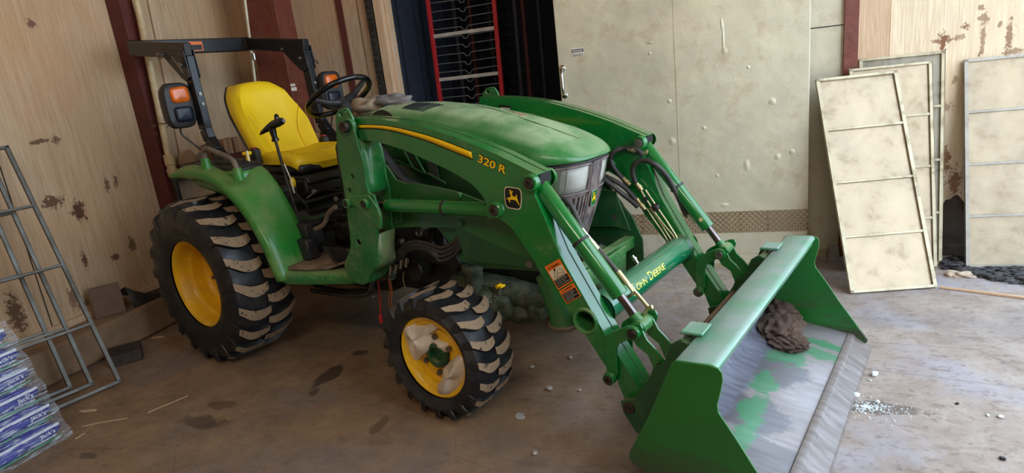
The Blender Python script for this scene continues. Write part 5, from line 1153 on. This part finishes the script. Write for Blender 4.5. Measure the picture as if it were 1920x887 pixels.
m = MB(); m.box2((a.x, .9525, b.z), (b.x, .954, a.z)); stk = m.build('door_sticker', 'white', door)
m = MB(); zc = (a.z*2+b.z)/3; m.box2((a.x+.001, .9518, zc-.010), (b.x-.001, .9526, zc+.011)); m.build('sticker_band', plain('navy_ink', (48, 50, 84), .5), stk)
m = MB(); textfit(m, 'FRANK', (a.x+.006, .9514, zc-.007), (b.x-.006, .9514, zc-.007), (0, 0, 1), .014, bold=.02); m.build('sticker_name', 'white', stk)
m = MB()
for i in range(3): m.box2((a.x+.004, .9518, b.z+.004+.006*i), (b.x-.004-.006*(i % 2), .9524, b.z+.0065+.006*i))
m.build('sticker_lines', 'ink', stk)

# =================================================================== THINGS IN THE BUILDING
# -- pipes by the columns
a, b = rp(256, 0, 'x', -1.14), rp(316, 292, 'x', -1.14); d = (b-a)/(b.z-a.z)
m = MB(); m.cyl(a+d*(3.85-a.z), b, .0235, n=20); p_ = m.build('plastic_pipe', plain('cream_plastic_pipe', (214, 190, 148), .45, var=.1, dust=.5, dustc=(150, 118, 84)), None)
tag(p_, 'cream plastic pipe running down beside the dark red steel column on the left wall', 'pipe')
m = MB(); c = b+d*(-.02)
m.tube([c+Vector((0, 0, .03)), c, c-Vector((0, 0, .045)), c-Vector((0, 0, .05)), c-Vector((0, 0, .075)), c-Vector((0, 0, .08)), c-Vector((0, 0, .13))], [.034, .036, .036, .030, .030, .037, .033], 20); m.build('pipe_coupling', 'cream_pipe', p_)
m = MB(); m.cyl(c-Vector((0, 0, .13)), c-Vector((0, 0, .17)), .026); m.cyl(c-Vector((0, 0, .165)), (c.x, c.y, .22), .02); m.build('pipe_stub', 'grime', p_)
m = MB(); m.tube(smooth_path([c+Vector((.0, -.12, .20)), c+Vector((.01, -.10, .26)), c+Vector((.03, 0, .25)), c+Vector((.02, .06, .25)), c+Vector((-.05, .10, .22))], 5), .003, 6); m.build('wire_tie', 'grime', p_)
a, b = rp(459, 0, 'y', .93), rp(478, 150, 'y', .93)
m = MB(); d = (b-a)/(b.z-a.z); m.cyl(a+d*(3.85-a.z), a+d*(.02-a.z), .012, n=16); cd_ = m.build('metal_conduit', 'door_sheet', None); tag(cd_, 'thin grey metal conduit standing in front of the red column in the corner', 'conduit')
m = MB(); q = rp(477, 112, 'y', .93); m.cyl(q, q+Vector((0, 0, .05)), .018); m.build('conduit_clamp', 'steel', cd_)
m = MB(); a = rp(283, 0, 'x', UL+.012); b = rp(315, 155, 'x', UL+.012); m.bar(a+(a-b)*2.2, b+(b-a)*1.0, .06, .012, 0, (1, 0, 0)); o = m.build('wall_board', 'board_grain', None); tag(o, 'pale narrow board nailed upright on the left wall behind the cream pipe', 'board')

# -- shelf with cartons behind the tractor
m = MB(); m.box2((UL, .17, 1.0), (-1.16, .96, 1.015)); m.box2((-1.175, .17, .985), (-1.155, .96, 1.085)); sh = m.build('wall_shelf', 'redsteel', None, bevel=.003); tag(sh, 'dark red steel shelf on the left wall behind the rear wheel', 'shelf')
m = MB(); m.box2((-.60, 1.0, .98), (.0, VB-.002, 1.0)); m.box2((-.60, .985, .94), (.0, 1.0, 1.02)); sh2 = m.build('wall_shelf', 'redsteel', None, bevel=.003); tag(sh2, 'dark red steel shelf on the back wall behind the seat and steering wheel', 'shelf')
M['carton'] = plain('brown_cardboard', (150, 112, 82), .85, var=.12, sc=6); M['carton_b'] = plain('tan_cardboard', (176, 132, 92), .85, var=.12, sc=6)
def carton(c, d, rz, label, mat='carton', group='cartons on the red shelves'):
    o = empty('cardboard_box', c, rz); tag(o, label, 'box', group)
    m = MB(); m.box2((-d[0]/2, -d[1]/2, 0), (d[0]/2, d[1]/2, d[2])); m.build('carton', mat, o, bevel=.004)
    m = MB(); m.box2((-d[0]/2-.001, -.02, d[2]-.001), (d[0]/2+.001, .02, d[2]+.0015)); m.box2((d[0]/2, -.02, 0), (d[0]/2+.0015, .02, d[2])); m.build('packing_tape', 'carton_b' if mat == 'carton' else 'carton', o)
    return o
for (px, py, w, h, d, mt, lb) in ((398, 279, .10, .17, .12, 'carton', 'narrow brown cardboard box on the left wall shelf, leftmost carton left of the seat'), (418, 279, .09, .19, .13, 'carton_b', 'brown cardboard box with a lighter printed face, middle carton left of the seat'), (440, 278, .12, .19, .13, 'carton', 'brown cardboard box on the left wall shelf, the carton touching the seat edge')):
    q = rp(px, py, 'x', -1.245); carton((-1.245, min(.89, q.y), 1.016), (d, w, h), 0, lb, mt)
for (px, w, h, mt, lb) in ((602, .11, .17, 'carton_b', 'tan cardboard box on the back wall shelf seen beneath the steering wheel'), (630, .10, .21, 'carton', 'brown cardboard box on the back wall shelf beside the loader mast')):
    q = rp(px, 290, 'y', 1.09); carton((q.x, 1.10, 1.001), (w, .14, h), .05, lb, mt)
q = rp(338, 262, 'x', -1.24); m = MB(); m.lathe([(-.012, .001), (-.012, .075), (0, .085), (.012, .075), (.012, .001)], (0, 0, 0), 28, axis='x'); o = m.build('round_disc', 'carton_b', None); o.location = (-1.22, q.y, 1.016+.084); o.rotation_euler = (0, .12, 0); tag(o, 'round tan disc leaning on the shelf below the amber light', 'disc')
q = rp(370, 262, 'x', -1.24); m = MB(); m.blob((0, 0, .06), (.05, .06, .06), 4, .2, 24, 16, flat=.0); o = m.build('sack', 'tan_cloth', None, ang=80); o.location = (-1.245, q.y, 1.017); tag(o, 'small crumpled tan sack on the shelf behind the amber light', 'sack')

# -- galvanised sheets in frames
def framed_panel(name, BL, BR, TL, label, cat, group, sheets, fm, sm, bars=(.25, .5, .75), fw=.02, ft=.022, hshift=0):
    BL, BR, TL = map(Vector, (BL, BR, TL)); ex = (BR-BL); W = ex.length; ex.normalize(); ey = TL-BL; ey = ey-ex*ey.dot(ex); H = ey.length; ey.normalize(); ez = ex.cross(ey)
    # ez points towards the room; lift so the lowest edge rests on the floor
    o = empty(name, BL); o.rotation_euler = Matrix((ex, ey, ez)).transposed().to_euler(); tag(o, label, cat, group)
    m = MB(); m.box2((0, 0, -ft/2), (fw, H, ft/2)); m.box2((W-fw, 0, -ft/2), (W, H, ft/2)); m.box2((0, 0, -ft/2), (W, fw*.8, ft/2)); m.box2((0, H-fw*.8, -ft/2), (W, H, ft/2)); m.build('frame', fm, o, bevel=.002)
    for b in bars: m = MB(); m.box2((fw*.8, H*b-fw*.38, -ft*.45), (W-fw*.8, H*b+fw*.38, ft*.42)); m.build('crossbar', fm, o, bevel=.002)
    if sheets:
        e = [0]+list(bars)+[1]
        for a, b in zip(e, e[1:]): m = MB(); m.box2((fw*.7, H*a+.006, -ft*.30), (W-fw*.7, H*b-.006, -ft*.16)); m.build('sheet', sm, o)
    return o
G1 = 'framed metal panels leaning on the back wall'
BL, BR = rp(1594, 552, 'z', 0), rp(1756, 540, 'z', 0)
def lean_top(px, py, base, e): d = Vector(ray(px, py)); C0 = Vector(CAM); return C0+d*((base-C0).dot(e)/d.dot(e))
e_ = (BR-BL).normalized(); TL = lean_top(1507, 152, BL, e_)
TL = rp(1507, 152, 'y', .98)
framed_panel('framed_panel', BL+Vector((0, 0, .006)), BR+Vector((0, 0, .006)), TL, 'cream framed metal panel in front of the leaning stack, nearest the loader bucket', 'panel', G1, True, 'panel_frame', 'panel_sheet')
for (tl, tr, br, vv, lb, smt) in (((1525, 137), (1676, 124), (1756, 505), 1.10, 'cream framed metal panel in the middle of the leaning stack', 'panel_sheet'), ((1547, 118), (1703, 103), (1765, 497), 1.183, 'framed panel with flaking spotted sheets at the back of the leaning stack', 'panel_spot')):
    a, b = rp(*tl, 'y', vv), rp(*tr, 'y', vv+(.045 if vv < 1.15 else .004)); c = rp(*br, 'z', 0); c.z = .006; b0 = c-(b-a); b0.z = .006
    framed_panel('framed_panel', b0, c, a, lb, 'panel', G1, True, 'panel_frame', smt)
a, c = rp(1803, 113, 'y', 1.175), rp(1810, 503, 'z', 0)
framed_panel('framed_panel', c+Vector((0, 0, .004)), c+Vector((.52, .026, .004)), a, 'wide framed metal panel leaning alone at the right edge of the view', 'panel', G1, True, 'panel_frame_grey2', 'panel_sheet_b')
# empty frames by the left wall
G2 = 'empty metal frames leaning on the left wall'
for i, (fx, fy, tx, ty, lb) in enumerate(((228, 718, 45, 270, 'bare grey metal frame with crossbars, frontmost of the three leaning on the left wall'), (188, 724, 3, 285, 'bare grey metal frame, middle one of the three leaning on the left wall'), (160, 731, -28, 292, 'bare grey metal frame, rearmost of the three leaning on the left wall'))):
    foot = rp(fx, fy, 'z', 0); foot.z = .008
    foot.x -= .052*i
    top = rp(tx, ty, 'x', -1.19-.052*i)
    e2 = Vector((-.274+.12*0, -.96, 0)).normalized(); 
    tv = top-foot; tv = tv-e2*tv.dot(e2); tv = tv*(1.43/tv.length) if False else tv
    framed_panel('empty_frame', foot+e2*.48, foot, foot+e2*.48+tv, lb, 'frame', G2, False, 'panel_frame_grey', None)

# -- bags of water-soluble fertiliser under stretch film
A0, A1 = rp(122, 812, 'z', .02), rp(0, 882, 'z', .02); ed = (A1-A0); ed.z = 0; ed.normalize(); dp = Vector((ed.y, -ed.x, 0)); dp = dp if dp.x < 0 else -dp
BAGT, BAGL, BAGW = .098, .46, .36
def bagmesh():
    L_, W_, H_ = BAGL, BAGW, BAGT; m = MB(); rings = []; cols = []
    N = 26
    for i in range(N+1):
        u = i/N; k_ = min(1, (min(u, 1-u)/.16)) ; fl = .30+.70*math.sin(PI/2*min(1, k_))**.8; ring = []
        for j in range(40):
            a = 2*PI*j/40; ca, sa = math.cos(a), math.sin(a); e = .34
            y = math.copysign(abs(ca)**e, ca)*W_/2*(.93+.07*k_); z = math.copysign(abs(sa)**.62, sa)*H_/2*fl
            z += .003*math.sin(13*u+5*ca)+.002*math.sin(37*u*ca+3)
            ring.append((u*L_, y+.004*math.sin(17*u+2*sa), z+H_/2))
        rings.append(ring)
    m.loft(rings, closed=True, caps=True)
    return m
proto = None
stack = []
base_z = .012
for i in range(6):
    o = empty('fertiliser_bag'); org = A0+ed*0.0+dp*(BAGW/2)+Vector((0, 0, 0)); rr = random.Random(i); sft = ed*(.016*i+rr.uniform(-.003, .003))+dp*(.004*i+rr.uniform(-.002, .002)); org = org+sft
    o.location = (org.x, org.y, base_z+i*(BAGT+.007)); o.rotation_euler = (0, 0, math.atan2(ed.y, ed.x)+rr.uniform(-.008, .008))
    tag(o, ['blue and white fertiliser bag at the bottom of the film-wrapped stack', 'blue and white fertiliser bag, second from the bottom of the film-wrapped stack', 'blue and white fertiliser bag, third from the bottom of the film-wrapped stack', 'blue and white fertiliser bag, third from the top of the film-wrapped stack', 'blue and white fertiliser bag, second from the top of the film-wrapped stack', 'blue and white fertiliser bag on top of the film-wrapped stack'][i], 'bag', 'fertiliser bags stacked under film')
    stack.append(o)
def fill_bag(o):
    b = bagmesh().build('bag_body', 'bag', o, ang=70)
    # near face is local -y or +y depending on the stack direction
    loc = o.matrix_world
    sy = near_sign; y = sy*(BAGW/2+.0015)
    m = MB(); x0_, x1_ = .03, .115
    # text reads towards local -x or +x as seen from outside
    p0, p1 = ((x1_, y, .035), (x0_, y, .035))
    m2 = MB(); textfit(m2, "Jack's", Vector((.105, y, .040)), Vector((.035, y, .040)), (0, 0, 1), .019, bold=.012); m2.build('brand_lettering', 'bag_white', b)
    m2 = MB(); textfit(m2, 'WATER-SOLUBLE', Vector((.125, y, .022)), Vector((.035, y, .022)), (0, 0, 1), .008, bold=.02); m2.build('bag_small_print', 'bag_white', b)
    m2 = MB(); m2.box2((.01, y-sy*.004, .066), (.45, y-sy*.001, .079)); m2.build('white_band', 'bag_white', b)
    m2 = MB(); m2.box2((.01, y-sy*.008, .008), (.45, y-sy*.0035, .012)); m2.build('green_band', 'bag_green', b)
    m2 = MB(); m2.loft([[(x, -BAGW/2*.8, BAGT+.0008) for x in (.03, .43)], [(x, BAGW/2*.8, BAGT+.0008) for x in (.03, .43)]]); m2.build('white_top_panel', 'bag_white', b, solid=.0008)
bpy.context.view_layer.update()
R0 = Matrix.Rotation(math.atan2(ed.y, ed.x), 3, 'Z'); near_sign = 1 if (R0 @ Vector((0, 1, 0))).dot(-dp) > 0 else -1
fill_bag(stack[0])
for o in stack[1:]:
    for ch in list(stack[0].children):
        c = ch.copy(); C.objects.link(c); c.parent = o
        for g in ch.children: g2_ = g.copy(); C.objects.link(g2_); g2_.parent = c
# film
m = MB(); zt_ = base_z+6*(BAGT+.007)+.012; org = A0
rings = []
for j in range(21):
    z = .003+zt_*j/20; bul = .004*math.sin(j*2*PI/4.1)
    sh_ = ed*(.016*(z/(BAGT+.007)))+dp*(.004*z/(BAGT+.007))
    q_ = [org+sh_-ed*(.020+bul)-dp*(.024+bul), org+sh_+ed*(BAGL+.026+bul)-dp*(.024+bul), org+sh_+ed*(BAGL+.026+bul)+dp*(BAGW+.024+bul), org+sh_-ed*(.020+bul)+dp*(BAGW+.024+bul)]
    out = []
    for a_, b_ in zip(q_, q_[1:]+q_[:1]):
        for t_ in range(10): p = a_.lerp(b_, t_/10); out.append((p.x, p.y, z))
    rings.append(out)
m.loft(rings, closed=True); fm = m.build('stretch_film', 'film', None, ang=80); tag(fm, 'clear streaky stretch film wrapped around the stacked blue bags', 'film')

# -- low objects by the curb
pA, pB, pC = rp(177, 668, 'z', 0), rp(206, 692, 'z', 0), rp(269, 674, 'z', 0)
e1 = (pC-pB); e1.z = 0; L1_ = e1.length; e1.normalize(); e2v = Vector((-e1.y, e1.x, 0))
m = MB(); m.box((L1_/2, .10, .034), (L1_, .20, .068)); m.box2((L1_*.3, -.003, .02), (L1_*.42, .004, .05)); o = m.build('rubber_block', plain('dusty_black_rubber', (40, 38, 38), .7, var=.2, dust=.3, dustc=(110, 86, 64)), None, bevel=.014)
o.location = (pB.x, pB.y, .001); o.rotation_euler = (0, 0, math.atan2(e1.y, e1.x)); tag(o, 'low black rubber block on the floor against the concrete curb', 'block')
a, b = rp(194, 589, 'x', -1.13), rp(240, 588, 'x', -1.13)
m = MB(); m.box2((-.035, -.088, 0), (.0, .088, .205)); o = m.build('wooden_block', plain('dusty_brown_fibreboard', (112, 88, 72), .8, var=.15, dust=.4, dustc=(140, 110, 88)), None, bevel=.004)
o.location = (-1.175, (a.y+b.y)/2, .221); o.rotation_euler = (0, 0, -.62); tag(o, 'square brown wooden block standing on the concrete curb by the left wall', 'block')
m = MB(); L = [(0, .001, .15), (.0, .06, .10), (.0, .13, .055), (.0, .22, .03), (0, .34, .018)]
m.loft([[(x-.13, y, z*.7) for x, y, z in L], [(x-.02, y, z) for x, y, z in L], [(x+.015, y, .004) for x, y, z in L]]); o = m.build('rubber_flap', 'hose', None, solid=.006); o.location = (-1.13, b.y+.045, .224); tag(o, 'curled black rubber sheet on the curb beside the brown block', 'rubber sheet')

# -- red wire rack in the dark store room
M['redpost'] = plain('red_rack_post', (196, 34, 40), .45, var=.1); M['wire'] = plain('grey_coated_wire', (150, 150, 150), .4, .5); M['wirebar'] = plain('worn_white_slat', (206, 198, 186), .6, var=.15)
def rack(label, vv, pL, pR, pm, wm, bm, rows, y0_, y1_, bars):
    o = empty('wire_rack', (rp(*pL[1], 'y', vv).x, vv, 0)); tag(o, label, 'rack'); ox, oy = o.location.x, o.location.y
    tops = []
    for P_ in (pL, pR):
        a, b = rp(*P_[0], 'y', vv), rp(*P_[1], 'y', vv); d = (a-b)/(a.z-b.z); t = a+d*(2.75-a.z); f = b-d*b.z; tops.append((t, f))
        m = MB(); m.bar(t-Vector((ox, oy, 0)), f-Vector((ox, oy, -.0)), .034, .03, 0, (0, 1, 0)); m.build('post', pm, o, bevel=.003)
        m = MB(); m.bar(t-Vector((ox, oy-.55, 0)), f-Vector((ox, oy-.55, 0)), .03, .03, 0, (0, 1, 0)); m.build('post', 'dimwire', o, bevel=.003)  # rear posts take the shaded colour
    at = lambda i, z: tops[i][1]+(tops[i][0]-tops[i][1])*(z/tops[i][0].z)
    for z in rows:
        a, b = at(0, z)-Vector((ox, oy, 0)), at(1, z)-Vector((ox, oy, 0)); m = MB()
        for dy in (0,):
            D = Vector((0, dy, 0)); m.tube([a+D, a.lerp(b, .40)+D+Vector((0, 0, -.004)), a.lerp(b, .46)+D+Vector((0, 0, -.004)), a.lerp(b, .50)+D+Vector((0, 0, -.032)), a.lerp(b, .54)+D+Vector((0, 0, -.032)), a.lerp(b, .58)+D+Vector((0, 0, -.004)), b+D], .0042, 6)
        m.build('wire_shelf', wm, o)
    for z in bars:
        a, b = at(0, z)-Vector((ox, oy, 0)), at(1, z)-Vector((ox, oy, 0)); m = MB(); m.bar(a+Vector((0, -.005, 0)), b+Vector((0, -.005, 0)), .012, .028); m.build('slat', bm, o)
    return o
v1 = 1.75; za = [rp(812, y, 'y', v1).z for y in (24, 42, 58, 92, 108, 125, 142, 168, 185)]
dz = .072; rows = [rp(812, 185, 'y', v1).z+dz*i for i in range(-9, 17)]
rack('red posted wire rack standing in the dark doorway behind the tractor', v1, ((803, 8), (826, 187)), ((926, 0), (942, 180)), 'redpost', 'wire', 'wirebar', rows, 0, 0, [rp(815, 68, 'y', v1).z, rp(820, 150, 'y', v1).z])
v2 = 2.6; rows2 = [.3+.09*i for i in range(26)]
rack('shadowed wire rack deeper inside the dark store room', v2, ((880, 10), (898, 187)), ((980, 15), (995, 185)), 'redsteel', 'dimwire', 'dimwire', rows2, 0, 0, [])  # darker copy of the rack colours, the room's shade painted in

# -- litter on the floor
rnd = random.Random(3)
def chunk(px, py, r, mat, name, label, cat, group=None, flatk=.5, seed=1):
    q = rp(px, py, 'z', 0); m = MB(); m.blob((0, 0, 0), (r, r*.75, r*flatk), seed, .22, 12, 8, fr=2.6)
    zmin = min(v.z for v in m.v); o = m.build(name, mat, None, ang=25); o.location = (q.x, q.y, -zmin-.0005); o.rotation_euler = (0, 0, seed*1.3); tag(o, label, cat, group); return o
M['ice'] = plain('grey_ice', (190, 184, 178), .4, var=.15, sc=20, coat=.2); M['icew'] = plain('white_ice', (232, 240, 244), .35, var=.06, coat=.2)
G3 = 'ice and snow crumbs on the floor'
for i, (px, py, r, mt, lb) in enumerate(((1030, 731, .020, 'ice', 'largest grey ice crumb on the brown floor, right of the front tyre'), (998, 690, .013, 'ice', 'small grey ice crumb nearest the right edge of the front tyre tread'), (1069, 672, .013, 'ice', 'small pale ice crumb beneath the lower loader arm'), (1087, 733, .010, 'ice', 'tiny ice crumb between the largest crumb and the loader arm tip'), (1004, 852, .014, 'ice', 'grey ice crumb nearest the bottom edge, below the front tyre'), (1038, 620, .012, 'ice', 'pale crumb beside the dusty foot of the parking stand'), (1640, 704, .019, 'icew', 'white ice chip right of the bucket, topmost of those beside the cutting edge'), (1631, 714, .007, 'icew', 'tiny white chip just below the topmost chip right of the bucket'), (1603, 744, .020, 'icew', 'white ice chip touching the bucket cutting edge'), (1645, 755, .012, 'icew', 'white ice chip lying on the glittering grey spill'), (1876, 783, .012, 'icew', 'small upright white chip with a red fleck at the right'), (1852, 780, .008, 'icew', 'tiny white chip left of the one with the red fleck'), (1880, 862, .011, 'stone', 'small black pebble near the bottom right corner'), (1795, 758, .008, 'stone', 'small dark pebble in the middle of the open right floor'), (975, 781, .030, 'ice', 'smeared white slush patch right of the front tyre foot'), (700, 558, .010, 'ice', 'tiny pale crumb in the shade under the tractor'))):
    chunk(px, py, r, mt, 'ice_crumb' if mt != 'stone' else 'pebble', lb, 'ice' if mt != 'stone' else 'stone', G3 if mt != 'stone' else 'dark pebbles', .45 if i != 14 else .08, i+2)
m = MB(); q = rp(1640, 765, 'z', 0); rr = random.Random(9)
for i in range(420):
    a, d = rr.uniform(0, 2*PI), abs(rr.gauss(0, .5)); x, y = q.x+math.cos(a)*d*.17-.03, q.y+math.sin(a)*d*.08; s_ = rr.uniform(.0008, .0032)
    m.box((x, y, s_*.5), (s_*2, s_*1.4, s_), Matrix.Rotation(rr.uniform(0, 3), 3, 'Z'), 0)
o = m.build('crystal_spill', 'icew', None, weld=False); tag(o, 'scatter of glittering white grains beside the bucket cutting edge', 'grains', kind='stuff')
m = MB(); rr = random.Random(5)
for i in range(520):
    px, py = rr.uniform(1800, 1990), rr.uniform(500, 536); q = rp(px, min(py, 500+(px-1770)*.22+6*rr.random()), 'z', 0)
    if q.y > .885: q.y = .885-rr.random()*.03
    l_ = rr.uniform(.012, .035); m.blob((q.x, q.y, rr.uniform(.002, .022)), (l_, .007, .006), i, .3, 7, 5)
    for v in m.v[-48:]:
        pass
o = m.build('bark_mulch', plain('wet_dark_bark', (46, 42, 42), .5, var=.3, dust=.3, dustc=(110, 104, 100)), None, weld=False, ang=60); tag(o, 'dark heap of shredded bark in front of the right-hand panel', 'bark', kind='stuff')
m = MB()
for i in range(90):
    q = rp(rr.uniform(1768, 1808), rr.uniform(488, 506), 'z', 0); q.y = min(q.y, 1.12); m.blob((q.x, q.y, rr.uniform(.004, .03)), (rr.uniform(.012, .03), .008, .008), i, .3, 7, 5)
o = m.build('bark_mulch', 'stone', None, weld=False, ang=60); tag(o, 'dark bark scraps between the leaning stack and the right-hand panel', 'bark', kind='stuff')
q = rp(1800, 517, 'z', 0); m = MB(); m.blob((0, 0, .008), (.07, .03, .02), 12, .35, 24, 14, flat=0); m.blob((-.05, .01, .008), (.03, .03, .022), 2, .2, flat=0); o = m.build('plaster_lump', plain('pale_plaster', (196, 172, 150), .9, var=.15, bstr=.4), None, ang=80); o.location = (q.x, q.y-.01, .0005); tag(o, 'pale crumbled plaster lump on the floor between the leaning panels', 'plaster')
q = rp(1727, 428, 'y', 1.10); 
a, b = rp(1762, 541, 'z', 0), rp(1925, 561, 'z', 0); m = MB(); m.bar(a+Vector((0, 0, .007)), b+(b-a)*.4+Vector((0, 0, .007)), .018, .012); o = m.build('wood_strip', 'board_grain', None, bevel=.002); tag(o, 'long thin wooden strip lying on the floor at the foot of the leaning panels', 'wood strip')
for i, (p, w, t, lb) in enumerate(((((150, 772), (180, 770)), .024, .004, 'flat pale wood chip on the floor below the bare metal frames'), (((285, 634), (308, 632)), .020, .006, 'pale wood chip on the floor beside the black rubber block'), (((153, 800), (240, 784)), .004, .003, 'long thin straw on the floor, the longer one nearest the bags'), (((278, 774), (352, 743)), .004, .003, 'bent thin straw on the brown floor below the rear wheel'), (((143, 823), (157, 814)), .008, .003, 'short splinter on the floor close to the wrapped bags'))):
    a, b = rp(*p[0], 'z', 0), rp(*p[1], 'z', 0); m = MB(); n_ = 5
    pts = [a.lerp(b, j/n_)+Vector((.003*math.sin(j*2+i), .004*math.cos(j*1.7+i), t/2+.0005)) for j in range(n_+1)]
    for j in range(n_): m.bar(pts[j], pts[j+1], w*(1-.3*abs(j-2)/2), t)
    o = m.build('wood_splinter', 'board_grain', None); tag(o, lb, 'splinter', 'wood splinters and straws')
q = rp(1563, 482, 'y', 1.08); m = MB(); m.box2((q.x-.035, 1.06, .001), (q.x+.03, 1.14, .06)); m.box2((q.x-.03, 1.05, .058), (q.x+.025, 1.13, .10)); o = m.build('paper_pad', plain('grey_timber_offcut', (150, 144, 138), .8, var=.15), None, bevel=.003); o.name = 'timber_offcut'; tag(o, 'small grey timber offcuts on the floor between the sliding door and the leaning panels', 'offcut')

# =================================================================== LIGHT
w = bpy.data.worlds.new('sky'); bpy.context.scene.world = w; w.use_nodes = True; nt = w.node_tree
bg = nt.nodes['Background']; bg.inputs[0].default_value = (.62, .80, 1.0, 1); bg.inputs[1].default_value = SKY
def sun(name, d, st, col, ang=.009):
    l = bpy.data.lights.new(name, 'SUN'); l.energy = st; l.color = col; l.angle = ang; o = bpy.data.objects.new(name, l); C.objects.link(o)
    o.rotation_euler = Vector(d).to_track_quat('-Z', 'Y').to_euler(); return o
sun('sun', (.28, .62, -.70), SUN, (1, .86, .66))
def area(name, loc, d, sx, sy, pw, col):
    l = bpy.data.lights.new(name, 'AREA'); l.shape = 'RECTANGLE'; l.size = sx; l.size_y = sy; l.energy = pw; l.color = col; o = bpy.data.objects.new(name, l); C.objects.link(o)
    o.location = loc; o.rotation_euler = Vector(d).to_track_quat('-Z', 'Z').to_euler(); return o
area('bay_door_daylight', (UR+.05, -1.6, 2.2), (-1, .15, -.15), 3.4, 3.4, DOORL, (1, .95, .88))
area('added_fill_light', (2.6, -4.6, 3.6), (-.25, .8, -.75), 2.4, .6, FILL, (1, .90, .76))  # unseen fill light added behind the camera, no fixture there
vs_ = bpy.context.scene.view_settings; vs_.view_transform = 'Standard'; vs_.look = 'None'; vs_.gamma = 1; vs_.exposure = EXPO
try: vs_.use_curve_mapping = False
except Exception: pass
bpy.context.scene.display_settings.display_device = 'sRGB'
